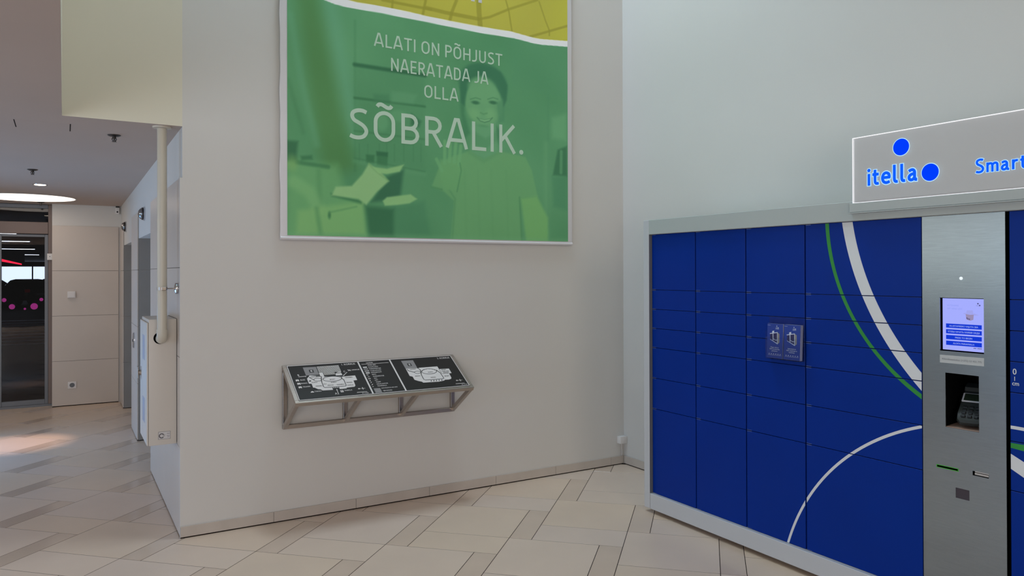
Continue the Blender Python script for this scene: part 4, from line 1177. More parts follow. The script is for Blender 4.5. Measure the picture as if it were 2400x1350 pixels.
for k in range(6):
    a = 200 + k * 28
    bline([(1.065 + 0.050 * math.cos(math.radians(a)), 0.193 + 0.024 * math.sin(math.radians(a))), (1.065 + 0.059 * math.cos(math.radians(a)), 0.193 + 0.03 * math.sin(math.radians(a)))], 0.005)
obj('plan_corridors', bk, 'map_ink', plate)
def mtexts(name, items, cap, m, align='C', h=H0):
    for it in items:
        mb = MB()
        s, u, v = it[:3]
        cp = it[3] if len(it) > 3 else cap
        text(mb, s, pl(u, v + cp / 2, h), MU, MV, ndir, cp, xs=0.84, align=align, depth=0.0012, offset=0.014)
        flat_obj(name, mb, m, plate, ndir)
mtexts('plan_word', [('1. KORRUS', 0.474, 0.041, 0.018), ('2. KORRUS', 1.246, 0.043, 0.018), ('LENNUK', 0.510, 0.112), ('B', 0.087, 0.129, 0.018), ('BUSS', 0.104, 0.185), ('RONG', 0.106, 0.223), ('TRAMM', 0.112, 0.262), ('TAKSO', 0.178, 0.321), ('A', 0.294, 0.362, 0.020), ('C', 0.421, 0.124, 0.018), ('PARKLA', 0.390, 0.337), ('M 1:1750', 0.500, 0.384, 0.010), ('M 1:1750', 1.285, 0.384, 0.010)], 0.0125, 'map_white')
mtexts('plan_word', [('KODU', 0.178, 0.222), ('MOOD', 0.198, 0.265), ('SPORT', 0.311, 0.204), ('KODU', 0.311, 0.237), ('ILU', 0.246, 0.248), ('MOOD', 0.281, 0.267), ('TEHNIKA', 0.352, 0.267), ('TEHNIKA', 0.433, 0.196), ('MOOD', 0.421, 0.253), ('EHITUS', 0.420, 0.283), ('PRISMA', 0.374, 0.136), ('LASTELE', 0.188, 0.160),
       ('MOOD', 0.953, 0.242), ('MOOD', 1.070, 0.272), ('KODU', 1.072, 0.206), ('SPORT', 1.186, 0.268), ('LASTELE', 0.945, 0.156), ('SPORT', 1.190, 0.190), ('VABA AEG', 1.195, 0.210), ('KINNAS', 1.195, 0.226)], 0.011, 'map_ink', h=H0 + 0.0004)
mtexts('legend_word', [('LEGEND', 0.612, 0.040), ('ASUD SIIN', 0.613, 0.070), ('KAUPLUSED', 0.613, 0.092), ('PARKIMISMAJA', 0.613, 0.114), ('TOIDUPOOD', 0.613, 0.137), ('SÖÖGIKOHT', 0.613, 0.159), ('INFO', 0.613, 0.182), ('GARDEROOB', 0.613, 0.205), ('WC', 0.613, 0.228), ('LIFT', 0.613, 0.250), ('TREPP', 0.613, 0.273), ('ESKALAATOR', 0.613, 0.296), ('PUHKEALA', 0.613, 0.318), ('INFOTELEFON 603-4999', 0.632, 0.346, 0.0095), ('QR-KOOD', 0.636, 0.376)], 0.0115, 'map_white', align='L')
ic = MB()
mline(ic, [(0.571, 0.054), (0.785, 0.054)], 0.0028)
mpoly(ic, [(0.572, 0.085), (0.602, 0.085), (0.602, 0.098), (0.572, 0.098)])
for k in range(7):
    mline(ic, [(0.573 + k * 0.0048, 0.109), (0.573 + k * 0.0048, 0.119)], 0.0022)
for k in range(4):
    mline(ic, [(0.575 + k * 0.0088, 0.130), (0.575 + k * 0.0088, 0.143)], 0.0045)
mpoly(ic, [(0.572, 0.153), (0.602, 0.153), (0.602, 0.166), (0.572, 0.166)])
for cu, cv, r in ((0.578, 0.182, 0.006),):
    ic.ribbon([pl(cu + r * math.cos(a), cv + r * math.sin(a), H0) for a in np.linspace(0, 2 * math.pi, 14)], 0.002, ndir, 0.0012)
mline(ic, [(0.572, 0.209), (0.579, 0.202), (0.587, 0.209)], 0.003)
for u in (0.574, 0.584):
    mpoly(ic, [(u - 0.003, 0.222), (u + 0.003, 0.222), (u + 0.003, 0.233), (u - 0.003, 0.233)])
mpoly(ic, [(0.573, 0.246), (0.580, 0.246), (0.580, 0.256), (0.573, 0.256)])
mline(ic, [(0.573, 0.279), (0.577, 0.275), (0.577, 0.270), (0.584, 0.266)], 0.004)
mline(ic, [(0.573, 0.302), (0.585, 0.290)], 0.004)
mline(ic, [(0.571, 0.320), (0.582, 0.320)], 0.004)
# arrows, transport symbols, compass and scale bars
def arrow(a, b, w=0.004, hd=0.011):
    mline(ic, [a, b], w)
    d = np.array(b) - np.array(a)
    d = d / np.linalg.norm(d)
    n = np.array((-d[1], d[0]))
    b = np.array(b)
    mpoly(ic, [tuple(b + n * hd * 0.5), tuple(b - n * hd * 0.5), tuple(b + d * hd)])
arrow((0.083, 0.147), (0.130, 0.147))
arrow((0.310, 0.372), (0.311, 0.324))
arrow((0.438, 0.134), (0.405, 0.165))
for u, v in ((0.067, 0.185), (0.069, 0.223), (0.069, 0.262)):
    mpoly(ic, [(u - 0.010, v - 0.009), (u + 0.010, v - 0.009), (u + 0.012, v + 0.006), (u - 0.012, v + 0.006)])
    for s in (-1, 1):
        mpoly(ic, [(u + s * 0.007 - 0.003, v + 0.006), (u + s * 0.007 + 0.003, v + 0.006), (u + s * 0.007 + 0.003, v + 0.011), (u + s * 0.007 - 0.003, v + 0.011)])
mpoly(ic, [(0.126, 0.329), (0.127, 0.322), (0.131, 0.321), (0.134, 0.315), (0.143, 0.315), (0.147, 0.321), (0.150, 0.323), (0.150, 0.329)])
mpoly(ic, [(0.332, 0.331), (0.353, 0.331), (0.353, 0.352), (0.332, 0.352)])
mline(ic, [(0.450, 0.106), (0.472, 0.120)], 0.005)
mline(ic, [(0.452, 0.121), (0.462, 0.113), (0.470, 0.106)], 0.004)
for cu in (0.497, 1.272):
    mline(ic, [(cu - 0.030, 0.330), (cu + 0.018, 0.330)], 0.002)
    mpoly(ic, [(cu, 0.314), (cu + 0.004, 0.330), (cu, 0.346), (cu - 0.004, 0.330)])
    mpoly(ic, [(cu - 0.034, 0.325), (cu - 0.022, 0.325), (cu - 0.022, 0.335), (cu - 0.034, 0.335)])
    for k in range(9):
        mline(ic, [(cu - 0.05 + k * 0.008, 0.365), (cu - 0.05 + k * 0.008, 0.370)], 0.003)
    mline(ic, [(cu - 0.055, 0.371), (cu + 0.022, 0.371)], 0.002)
obj('plan_symbols', ic, 'map_white', plate)
pm2 = MB()
text(pm2, 'P', pl(0.3425, 0.349, H0 + 0.0009), MU, MV, ndir, 0.014, align='C', depth=0.0009, offset=0.006)
flat_obj('parking_letter', pm2, 'map_ink', plate, ndir)
obj('blank_square', MB().prism([pl(0.574, 0.341, H0), pl(0.623, 0.342, H0), pl(0.623, 0.391, H0), pl(0.574, 0.391, H0)], ndir * 0.0008), 'map_grey', plate)

# ------------------------------------------------------------------ parcel lockers
XF, XD = 3.686, 3.715            # frame front and door front
LY1, LY0 = 4.280, 0.60           # far end, near end (beyond the frame)
DY1 = 4.221
ZB, ZT = 0.030, 2.143
DZ0, DZ1 = 0.142, 2.036
TY1, TY0 = 2.193, 1.797          # terminal column
lk = thing('parcel_locker', 'long blue parcel locker with pale grey frame and white and green curved stripes', 'locker', ((XF + 4.40) / 2, 2.45, 0.0))
obj('carcass', MB().box(XD + 0.024, 4.40, TY1, DY1, DZ0 + 0.001, DZ1).box(XD + 0.024, 4.40, LY0 + 0.02, TY0, DZ0 + 0.001, DZ1).box(XD + 0.20, 4.40, TY0, TY1, DZ0, DZ1), 'locker_gap', lk)
obj('end_post', MB().box(XF, 4.40, DY1, LY1, ZB, ZT, 0.003), 'locker_frame_light', lk)
obj('post_reveal', MB().box(XF + 0.003, XD + 0.02, DY1 - 0.002, DY1, DZ0 + 0.0, DZ1), 'locker_side', lk)
obj('top_rail', MB().box(XF, 4.40, LY0, DY1, DZ1, ZT, 0.003), 'locker_frame', lk)
obj('plinth', MB().box(XF, 4.36, LY0, DY1 - 0.004, ZB, DZ0, 0.003), 'locker_frame_light', lk)
for y in (4.0, 2.9, 1.4):
    obj('foot', MB().lathe((3.95, y, 0.0), (0, 0, 1), [(0, 0.03), (0.012, 0.03), (0.014, 0.012), (0.04, 0.012)], 16), 'black_plastic', lk)
    obj('foot', MB().lathe((4.30, y, 0.0), (0, 0, 1), [(0, 0.03), (0.012, 0.03), (0.014, 0.012), (0.04, 0.012)], 16), 'black_plastic', lk)

ZR = [2.036, 1.631, 1.489, 1.349, 1.208, 0.985, 0.760, 0.142]
COLS = [(3.776, 4.221), (3.334, 3.776), (2.890, 3.334), (2.193, 2.890)]
def arc_pts(cy, cz_, r, a0, a1, n=40):
    return [(cy + r * math.cos(a), cz_ + r * math.sin(a)) for a in np.linspace(math.radians(a0), math.radians(a1), n)]
def band(outer, inner, a0, a1, n=48):
    """quads between two arcs, each arc (cy, cz, r)"""
    o, i = arc_pts(*outer, a0, a1, n), arc_pts(*inner, a0, a1, n)
    return [[o[k], o[k + 1], i[k + 1], i[k]] for k in range(n - 1)]
def clip(poly, y0, y1, z0, z1):
    def cut(pts, f):
        out = []
        for k in range(len(pts)):
            a, b = pts[k], pts[(k + 1) % len(pts)]
            fa, fb = f(a), f(b)
            if fa >= 0:
                out.append(a)
            if (fa >= 0) != (fb >= 0):
                t = fa / (fa - fb)
                out.append((a[0] + (b[0] - a[0]) * t, a[1] + (b[1] - a[1]) * t))
        return out
    for f in (lambda p: p[0] - y0, lambda p: y1 - p[0], lambda p: p[1] - z0, lambda p: z1 - p[1]):
        poly = cut(poly, f)
        if len(poly) < 3:
            return []
    return poly
STRIPES = [('stripe_green', 'green curved stripe', band((1.6204, 2.0907, 1.1332), (1.6436, 2.0751, 1.0857), -64, 10)),
           ('stripe_white', 'broad white curved stripe', band((1.085, 2.2778, 1.5788), (1.099, 2.2696, 1.500), -58, 0)),
           ('stripe_white', 'thin white curved stripe', band((1.7748, -0.2569, 1.3132), (1.7748, -0.2569, 1.2982), 10, 140, 80)),
           ('stripe_green', 'green curved stripe', [[(1.86, 0.976), (1.70, 0.979), (1.70, 0.945), (1.86, 0.957)]] ),
           ('stripe_white', 'broad white curved stripe', [[(1.86, 0.964), (1.60, 0.83), (1.60, 0.765), (1.86, 0.905)]])]
STRIPES[3] = ('stripe_green', 'green curved stripe', [[(1.80, 0.977), (1.70, 0.978), (1.70, 0.946), (1.80, 0.956)], [(1.70, 0.978), (1.55, 0.965), (1.55, 0.93), (1.70, 0.946)], [(1.55, 0.965), (1.35, 0.93), (1.35, 0.89), (1.55, 0.93)]])
STRIPES[4] = ('stripe_white', 'broad white curved stripe', [[(1.80, 0.935), (1.60, 0.835), (1.60, 0.760), (1.80, 0.867)], [(1.60, 0.835), (1.30, 0.68), (1.30, 0.60), (1.60, 0.760)]])
GV, GH = 0.0045, 0.0016
def add_door(y0, y1, z0, z1, clips=True):
    ya, yb, za, zb = y0 + GV, y1 - GV, z0 + GH, z1 - GH
    d = obj('door', MB().box(XD, XD + 0.020, ya, yb, za, zb, 0.0012), 'locker_blue', lk)
    for m, lab, quads in STRIPES:
        mb = MB()
        n = 0
        for q in quads:
            c_ = clip(q, ya + 0.001, yb - 0.001, za + 0.001, zb - 0.001)
            if len(c_) >= 3:
                mb.prism([(XD, p[0], p[1]) for p in c_], (-0.0006, 0, 0))
                n += 1
        if n:
            bmesh.ops.remove_doubles(mb.bm, verts=mb.bm.verts, dist=1e-6)
            obj('stripe', mb, m, d, label=lab)
        else:
            mb.bm.free()
    if clips:
        w = 0.040 if y1 - y0 < 0.5 else 0.036
        obj('hinge_clip', MB().box(XD - 0.001, XD + 0.004, yb - w, yb - 0.002, za + 0.0022, za + 0.0036), 'clip_metal', d)
        obj('hinge_clip', MB().box(XD - 0.001, XD + 0.004, yb - w, yb - 0.002, zb - 0.0036, zb - 0.0022), 'clip_metal', d)
    return d
for y0, y1 in COLS:
    for z1, z0 in zip(ZR, ZR[1:]):
        add_door(y0, y1, z0, z1)
for y0, y1 in ((1.20, 1.790), (0.62, 1.20)):
    for z1, z0 in zip(ZR, ZR[1:]):
        d = add_door(y0, y1, z0, z1, clips=False)
        if y1 > 1.7 and abs(z1 - 1.349) < 0.01:
            mb = MB()
            LX, LN = (0, -1, 0), (-1, 0, 0)
            text(mb, '0', (XD, 1.7665, 1.291), LX, EZ, LN, 0.026, align='C', depth=0.0008, offset=0.012)
            text(mb, 'cm', (XD, 1.7625, 1.241), LX, EZ, LN, 0.019, align='C', depth=0.0008, offset=0.012)
            mb.quad([(XD - 0.0008, 1.7680, 1.262), (XD - 0.0008, 1.7650, 1.262), (XD - 0.0008, 1.7650, 1.281), (XD - 0.0008, 1.7680, 1.281)])
            flat_obj('size_marking', mb, 'stripe_white', d, LN)
obj('gap_filler', MB().box(XD + 0.01, XD + 0.02, TY0 - 0.008, TY0 + 0.001, DZ0, DZ1), 'void_black', lk)

# ------------------------------------------------------------------ terminal column
LX, LN = Vector((0, -1, 0)), Vector((-1, 0, 0))
XT = XD - 0.003
tm = thing('parcel_terminal', 'brushed steel self-service terminal column set into the blue parcel locker', 'terminal', (XT + 0.1, (TY0 + TY1) / 2, DZ0))
HOLES = [(1.897, 2.103, 1.371, 1.632), (1.921, 2.078, 0.999, 1.265), (2.020, 2.121, 0.7955, 0.8045), (1.879, 1.952, 0.7915, 0.8125), (1.967, 2.031, 0.665, 0.714)]
def plate_with_holes(y0, y1, z0, z1, x0, x1, holes):
    ys = sorted({y0, y1, *[v for h in holes for v in h[:2]]})
    zs = sorted({z0, z1, *[v for h in holes for v in h[2:]]})
    bm = bmesh.new()
    vg = {}
    def V(y, z):
        if (y, z) not in vg:
            vg[(y, z)] = bm.verts.new((x0, y, z))
        return vg[(y, z)]
    for a, b in zip(ys, ys[1:]):
        for c_, d_ in zip(zs, zs[1:]):
            my, mz = (a + b) / 2, (c_ + d_) / 2
            if any(h[0] < my < h[1] and h[2] < mz < h[3] for h in holes):
                continue
            bm.faces.new([V(a, c_), V(a, d_), V(b, d_), V(b, c_)])
    e = bmesh.ops.extrude_face_region(bm, geom=list(bm.faces))
    bmesh.ops.translate(bm, verts=[v for v in e['geom'] if isinstance(v, bmesh.types.BMVert)], vec=(x1 - x0, 0, 0))
    mb = MB()
    mb.bm.free()
    mb.bm = bm
    return mb
obj('faceplate', plate_with_holes(TY0 + 0.005, TY1 - 0.002, DZ0 + 0.002, DZ1 - 0.001, XT, XT + 0.004, HOLES), 'brushed_steel', tm)
def well(y0, y1, z0, z1, depth, m, name):
    mb = MB()
    x0, x1, w = XT + 0.0041, XT + depth, 0.004
    mb.box(x1, x1 + w, y0 - w, y1 + w, z0 - w, z1 + w)
    mb.box(x0, x1, y0 - w, y0, z0 - w, z1 + w).box(x0, x1, y1, y1 + w, z0 - w, z1 + w)
    mb.box(x0, x1, y0, y1, z0 - w, z0).box(x0, x1, y0, y1, z1, z1 + w)
    return obj(name, mb, m, tm)
# screen
well(1.897, 2.103, 1.371, 1.632, 0.030, 'void_black', 'screen_bezel')
XS = XT + 0.018
scr = obj('screen', MB().box(XS, XS + 0.006, 1.9005, 2.0995, 1.3765, 1.6285), 'screen_lilac', tm, label='lit lilac touch screen with four blue buttons')
def syz(u, v):     # screen fractions from its visible top-left
    return 2.098 - u * 0.196, 1.628 - v * 0.251
def srect(mb, u0, v0, u1, v1, d=0.0004):
    (ya, za), (yb, zb) = syz(u0, v0), syz(u1, v1)
    mb.box(XS - d, XS, yb, ya, zb, za)
bt = MB()
rows_v = (0.490, 0.602, 0.714, 0.826)
for v in rows_v:
    mb = MB()
    (ya, za), (yb, zb) = syz(0.075, v), syz(0.93, v + 0.083)
    mb.box(XS - 0.0004, XS, yb, ya, zb, za)
    obj('screen_button', mb, 'screen_blue', scr)
tb = MB()
for s, v, wd in (('ALUSTAMISEKS VAJUTA SIIA', rows_v[0], 0.136), ('ЧТОБЫ НАЧАТЬ НАЖМИ СЮДА', rows_v[1], 0.150), ('PRESS TO BEGIN', rows_v[2], 0.080), ('ALOITA PAINAMALLA', rows_v[3], 0.100)):
    y, z = syz(0.503, v + 0.058)
    text(tb, s, (XS - 0.0004, y, z), LX, EZ, LN, 0.0075, width=wd, align='C', depth=0.0004, offset=0.012)
flat_obj('button_lettering', tb, 'screen_text', scr, LN)
fb = MB()
for s, v, wd in (('KÄTTESAAMINE', 0.150, 0.054), ('SIIT NING LEVI', 0.212, 0.070)):
    y, z = syz(0.11, v)
    text(fb, s, (XS, y, z), LX, EZ, LN, 0.0075, width=wd, depth=0.0003)
y, z = syz(0.60, 0.935 + 0.01)
srect(fb, 0.08, 0.915, 0.30, 0.919)
srect(fb, 0.55, 0.925, 0.72, 0.929)
obj('screen_heading', fb, 'screen_faint', scr)
dk = MB()
for u, v, r in ((0.845, 0.085, 0.0035), (0.885, 0.118, 0.0035)):
    y, z = syz(u, v)
    dk.lathe((XS, y, z), (-1, 0, 0), [(0, r), (0.0004, r)], 12)
srect(dk, 0.80, 0.120, 0.86, 0.124)
for k in range(5):
    srect(dk, 0.74 + k * 0.035 + (0.02 if k > 1 else 0), 0.928, 0.765 + k * 0.035 + (0.02 if k > 1 else 0), 0.943)
obj('screen_mark', dk, 'screen_dark', scr)
cb = MB()
cb.prism([(XS, *syz(*p)) for p in ((0.555, 0.29), (0.57, 0.395), (0.66, 0.415), (0.735, 0.395), (0.745, 0.295), (0.65, 0.30))], (-0.0004, 0, 0))
obj('screen_picture', cb, 'screen_box', scr, label='picture of an open cardboard box on the screen')
cf = MB()
for f in ([(0.49, 0.285), (0.555, 0.265), (0.555, 0.30)], [(0.745, 0.27), (0.87, 0.305), (0.745, 0.315)], [(0.56, 0.29), (0.585, 0.22), (0.72, 0.215), (0.74, 0.29)]):
    cf.prism([(XS, *syz(*p)) for p in f], (-0.0002, 0, 0))
obj('screen_picture', cf, 'screen_flap', scr, label='pale open flaps of the box on the screen')
cm = MB()
for u, v in ((0.575, 0.355), (0.60, 0.37), (0.635, 0.375)):
    srect(cm, u, v, u + 0.022, v + 0.022, 0.0006)
obj('screen_picture', cm, 'screen_dark', scr, label='small dark marks on the box on the screen')
# status lamp, paper label
obj('camera_eye', MB().lathe((XT, 2.000, 1.727), (-1, 0, 0), [(0, 0.008), (0.0015, 0.008), (0.003, 0.004)], 20), 'led_white', tm)
lbp = obj('paper_label', MB().prism([(XT, 2.104, 1.3505), (XT, 2.104, 1.312), (XT, 1.897, 1.314), (XT, 1.897, 1.3525)], (-0.0008, 0, 0)), 'label_paper', tm)
li = MB()
text(li, 'Klienditeenindus: (+372) 53 455 775', (XT - 0.0008, 2.000, 1.3275), LX, EZ, LN, 0.0085, width=0.185, align='C', depth=0.0004, offset=0.004)
flat_obj('label_print', li, 'label_ink', lbp, LN)
# reader niche
well(1.921, 2.078, 0.999, 1.265, 0.17, 'void_black', 'reader_niche')
obj('niche_tray', MB().prism([(XT + 0.004, 1.9215, 0.9995), (XT + 0.004, 2.0775, 0.9995), (XT + 0.165, 2.0775, 1.012), (XT + 0.165, 1.9215, 1.012)], (0, 0, 0.003)), 'tray_wood', tm)
# slots
obj('card_slot', MB().box(XT - 0.0012, XT + 0.002, 2.018, 2.123, 0.8045, 0.8072).box(XT - 0.0012, XT + 0.002, 2.018, 2.123, 0.7928, 0.7955).box(XT - 0.0012, XT + 0.002, 2.121, 2.1235, 0.7955, 0.8045).box(XT - 0.0012, XT + 0.002, 2.0175, 2.020, 0.7955, 0.8045), 'green_plastic', tm, label='green framed card slot')
well(2.020, 2.121, 0.7955, 0.8045, 0.02, 'void_black', 'slot_well')
well(1.879, 1.952, 0.7915, 0.8125, 0.03, 'void_black', 'slot_well')
obj('receipt_flap', MB().box(XT + 0.006, XT + 0.012, 1.882, 1.946, 0.794, 0.805, 0.001).box(XT + 0.010, XT + 0.016, 1.884, 1.946, 0.806, 0.810), 'chrome', tm, label='bright receipt slot flap')
obj('scanner_window', MB().box(XT + 0.002, XT + 0.004, 1.967, 2.031, 0.665, 0.714), 'scanner_glass', tm, label='dark square scanner window')

# card payment device standing in the niche
pd = thing('card_reader', 'black card payment device with keypad inside the terminal niche', 'card reader', (XT + 0.08, 1.985, 1.004))
tilt = Matrix.Rotation(math.radians(-52), 4, 'Y')
PDO = Vector((XT + 0.062, 1.985, 1.046))
PM = Matrix.Translation(PDO) @ Matrix.Rotation(math.radians(34), 4, 'Y') 
def pdev(name, mb, m, parent, **k):
    bmesh.ops.transform(mb.bm, matrix=PM, verts=mb.bm.verts)
    return obj(name, mb, m, parent, **k)
# local axes: x into depth/up the slope, y sideways, z out of the keypad face (towards user and up)
def shell(secs):
    mb = MB()
    rings = []
    for x, hw, z0, z1 in secs:
        rings.append([mb.bm.verts.new(p) for p in ((x, -hw * 0.85, z0), (x, hw * 0.85, z0), (x, hw, (z0 + z1) / 2), (x, hw * 0.9, z1), (x, -hw * 0.9, z1), (x, -hw, (z0 + z1) / 2))])
    for a, b in zip(rings, rings[1:]):
        for k in range(6):
            mb.bm.faces.new((a[k], a[(k + 1) % 6], b[(k + 1) % 6], b[k]))
    mb.bm.faces.new(list(reversed(rings[0])))
    mb.bm.faces.new(rings[-1])
    return mb
PM = Matrix.Translation((XT + 0.026, 1.978, 1.036)) @ Matrix.Rotation(math.radians(15), 4, 'Z') @ Matrix.Rotation(math.radians(-38), 4, 'Y') @ Matrix.Scale(1.06, 4)
hb = pdev('housing', shell([(-0.012, 0.040, -0.012, 0.006), (0.0, 0.052, -0.018, 0.016), (0.03, 0.056, -0.022, 0.020), (0.085, 0.054, -0.022, 0.022), (0.12, 0.050, -0.018, 0.028), (0.175, 0.046, -0.012, 0.030), (0.185, 0.040, -0.006, 0.022)]), 'dark_plastic', pd, smooth=True)
for i in range(4):
    for j in range(3):
        y = (j - 1) * 0.026
        x = 0.008 + i * 0.019
        pdev('key', MB().box(x, x + 0.012, y - 0.009, y + 0.009, 0.0165, 0.0245, 0.002), 'black_plastic', hb)
pdev('display_frame', MB().box(0.096, 0.150, -0.046, 0.046, 0.026, 0.0325, 0.002), 'paper_white', hb)
pdev('display', MB().box(0.102, 0.144, -0.038, 0.038, 0.0325, 0.0335), 'card_screen', hb)
pdev('printer_cover', shell([(0.155, 0.044, 0.02, 0.040), (0.170, 0.046, 0.02, 0.050), (0.20, 0.040, 0.02, 0.048), (0.21, 0.03, 0.02, 0.03)]), 'dark_plastic', hb, smooth=True)

# ------------------------------------------------------------------ light-up sign on top
XS0, XS1 = XF - 0.016, XF - 0.004
SY1, SY0, SZ0, SZ1 = 2.548, 0.75, 2.131, 2.483
sg = thing('lightbox_sign', 'frosted acrylic sign with glowing blue lettering standing on top of the parcel locker', 'sign', ((XS0 + XS1) / 2, (SY0 + SY1) / 2, 2.076))
obj('mounting_channel', MB().box(XF - 0.022, XF - 0.0005, SY0, 2.566, 2.080, 2.1305, 0.003), 'locker_frame', sg)
obj('channel_lip', MB().box(XF - 0.026, XF - 0.0005, SY0, 2.568, 2.074, 2.079, 0.001), 'locker_frame', sg)
sheet = obj('acrylic_sheet', MB().box(XS0, XS1, SY0, SY1 - 0.003, SZ0 + 0.002, SZ1 - 0.003), 'acrylic_frosted', sg)
e_ = MB().box(XS0 - 0.0005, XS1 + 0.0005, SY0, SY1, SZ1 - 0.003, SZ1)
obj('edge_light', e_, 'edge_glow', sg)
obj('edge_light', MB().box(XS0 - 0.0005, XS1 + 0.0005, SY1 - 0.003, SY1, SZ0, SZ1 - 0.003), 'edge_glow', sg)
obj('edge_light', MB().box(XS0 - 0.0005, XS0 + 0.002, SY0, SY1 - 0.003, SZ0, SZ0 + 0.002), 'edge_glow', sg)
def sign_text(s, y0, y1, z, cap):
    for nm, m, wd, d in (('letter_rim', 'letter_rim', 0.262, 0.0006), ('letter', 'letter_blue', 0.165, 0.0014)):
        for mb in stroke_word(s, (XS0, y0, z), LX, EZ, LN, cap, y0 - y1, wd, d, lower=True, ext=0.035 if m == 'letter_rim' else 0.0):
            obj(nm, mb, m, sheet)
sign_text('itella', 2.460, 2.184, 2.216, 0.094)
sign_text('Smart', 1.909, 1.690, 2.219, 0.066)
for y, z in ((2.272, 2.396), (2.123, 2.250)):
    obj('logo_disc_rim', MB().lathe((XS0, y, z), (-1, 0, 0), [(0, 0.0462), (0.0006, 0.0462)], 40), 'letter_rim', sheet)
    obj('logo_disc', MB().lathe((XS0 - 0.0006, y, z), (-1, 0, 0), [(0, 0.0425), (0.0008, 0.0425)], 40), 'letter_blue_dark', sheet)

# ------------------------------------------------------------------ brochure holder and brochures
HY1, HY0, HZ0, HZ1 = 3.146, 2.895, 1.236, 1.490
bh = thing('brochure_holder', 'clear acrylic brochure holder stuck on a blue locker door', 'brochure holder', (XD, (HY0 + HY1) / 2, HZ0))
obj('back_plate', MB().box(XD - 0.0035, XD - 0.0008, HY0, HY1 + 0.0, HZ0, HZ1, 0.0005), 'acrylic_clear', bh)
obj('side_wall', MB().box(XD - 0.040, XD - 0.0035, HY0, HY0 + 0.0025, HZ0, 1.455, 0.0005), 'acrylic_clear', bh)
obj('side_wall', MB().box(XD - 0.040, XD - 0.0035, HY1 - 0.0025, HY1, HZ0, 1.40, 0.0005), 'acrylic_clear', bh)
obj('divider', MB().box(XD - 0.040, XD - 0.0035, 3.0195, 3.0215, HZ0, 1.40, 0.0005), 'acrylic_clear', bh)
obj('pocket_floor', MB().box(XD - 0.040, XD - 0.0035, HY0 + 0.0025, HY1 - 0.0025, HZ0, HZ0 + 0.0025), 'acrylic_clear', bh)
obj('front_wall', MB().box(XD - 0.0425, XD - 0.040, HY0, HY1, HZ0, 1.365, 0.0005), 'acrylic_clear', bh)
BW, BHT = 0.116, 0.207
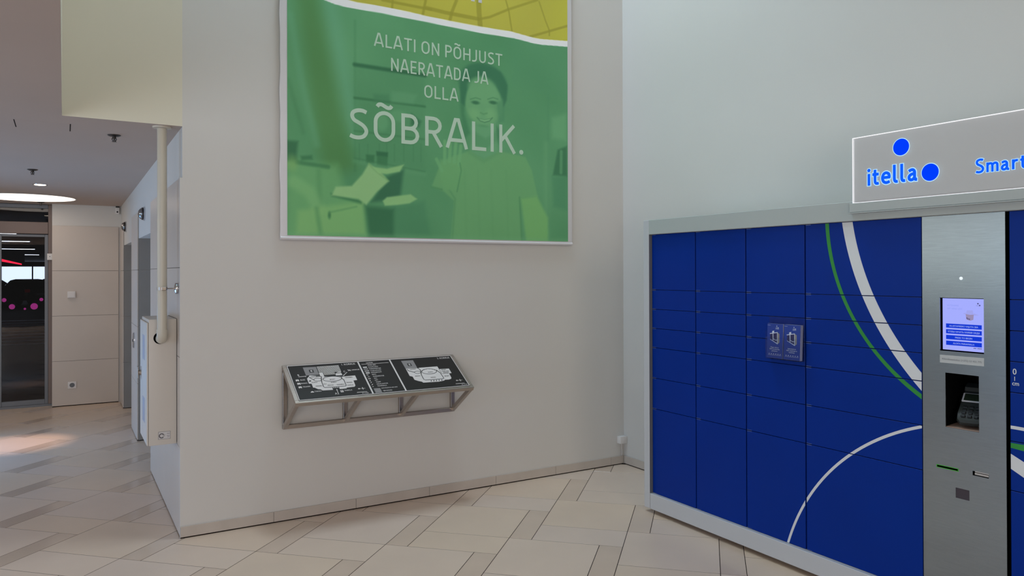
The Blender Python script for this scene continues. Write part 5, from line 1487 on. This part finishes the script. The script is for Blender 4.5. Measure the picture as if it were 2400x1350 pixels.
def brochure(yc, x, lean, label, front, lines):
    z0 = HZ0 + 0.004
    t = thing('brochure', label, 'brochure', (x, yc, z0), 'brochures in the acrylic holder')
    def X_(z):
        return x + lean * (z - z0)
    def slab(ya, yb, za, zb, d0, d1):
        return MB().prism([(X_(za) - d0, ya, za), (X_(za) - d0, yb, za), (X_(zb) - d0, yb, zb), (X_(zb) - d0, ya, zb)], (-(d1 - d0), 0, 0))
    y0, y1 = yc - BW / 2, yc + BW / 2
    obj('pages', slab(y0, y1, z0, z0 + BHT, 0.0, 0.0032), 'paper_white', t)
    cv = obj('cover', slab(y0, y1, z0, z0 + BHT, 0.0032, 0.0040), 'brochure_blue', t)
    if not front:
        return
    def q(u, v):
        return y1 - u * BW, z0 + BHT - v * BHT
    def P3(u, v, d=0.0044):
        y, z = q(u, v)
        return (X_(z) - d, y, z)
    def pg(mb, pts, d=0.0041, dd=0.0003):
        mb.prism([P3(*p, d) for p in pts], (-dd, 0, 0))
    wp = MB()
    # little drawing of a parcel locker in perspective, with its sign
    pg(wp, [(0.16, 0.285), (0.66, 0.235), (0.66, 0.255), (0.18, 0.305)])
    pg(wp, [(0.18, 0.46), (0.20, 0.455), (0.68, 0.565), (0.68, 0.59)])
    pg(wp, [(0.63, 0.25), (0.66, 0.245), (0.68, 0.57), (0.65, 0.56)])
    pg(wp, [(0.32, 0.215), (0.44, 0.20), (0.44, 0.255), (0.32, 0.27)])
    pg(wp, [(0.35, 0.285), (0.39, 0.28), (0.41, 0.49), (0.37, 0.48)])
    pg(wp, [(0.42, 0.43), (0.52, 0.465), (0.64, 0.46), (0.64, 0.475), (0.52, 0.48), (0.42, 0.445)])
    for u, v, r in ((0.60, 0.065, 0.003), (0.70, 0.11, 0.003)):
        y, z = q(u, v)
        wp.lathe((X_(z) - 0.004, y, z), (-1, 0, 0), [(0, r), (0.0004, r)], 10)
    pg(wp, [(0.52, 0.137), (0.74, 0.14), (0.74, 0.150), (0.52, 0.147)])
    pg(wp, [(0.02, 0.045), (0.2, 0.047), (0.2, 0.052), (0.02, 0.05)])
    for k in range(6):
        u = 0.14 + k * 0.14
        pg(wp, [(u, 0.865), (u + 0.05, 0.867), (u + 0.05, 0.885), (u, 0.885)])
    pg(wp, [(0.1, 0.905), (0.92, 0.905), (0.92, 0.911), (0.1, 0.911)])
    obj('printed_drawing', wp, 'brochure_ink', cv)
    sd = MB()
    pg(sd, [(0.665, 0.245), (0.78, 0.285), (0.80, 0.53), (0.685, 0.585)], 0.0041, 0.0002)
    obj('printed_side', sd, 'map_grey', cv)
    nv_ = MB()
    pg(nv_, [(0.19, 0.31), (0.63, 0.262), (0.65, 0.552), (0.20, 0.45)], 0.0040, 0.0001)
    obj('printed_front', nv_, 'brochure_navy', cv)
    tx = MB()
    for k, s in enumerate(lines):
        y, z = q(0.5, 0.70 + k * 0.052)
        text(tx, s, (X_(z) - 0.0041, y, z), LX, EZ, LN, 0.0072, width=(0.058, 0.074, 0.042)[k], align='C', depth=0.0003, offset=0.01)
    y, z = q(0.62, 0.123)
    text(tx, 'itella', (X_(z) - 0.0041, y, z), LX, EZ, LN, 0.0062, width=0.017, align='C', depth=0.0003, offset=0.01)
    flat_obj('printed_lettering', tx, 'brochure_ink', cv, LN)
LE = ('Mugav, kiire ja', '100% kontaktivaba', 'pakiteenus')
RU = ('Удобно, быстро, на', '100% надёжно и', 'экологично')
brochure(3.083, XD - 0.0320, 0.05, 'blue folded brochure at the front of the left pocket of the acrylic holder', True, LE)
brochure(3.081, XD - 0.0275, 0.05, 'blue brochure hidden behind the front one in the left pocket of the acrylic holder', False, LE)
brochure(2.959, XD - 0.0320, 0.05, 'blue folded brochure at the front of the right pocket of the acrylic holder', True, RU)
brochure(2.958, XD - 0.0275, 0.05, 'second blue brochure from the front in the right pocket of the acrylic holder', False, RU)
brochure(2.957, XD - 0.0230, 0.05, 'third blue brochure from the front in the right pocket of the acrylic holder', False, RU)
brochure(2.956, XD - 0.0185, 0.05, 'rearmost blue brochure in the right pocket of the acrylic holder', False, RU)
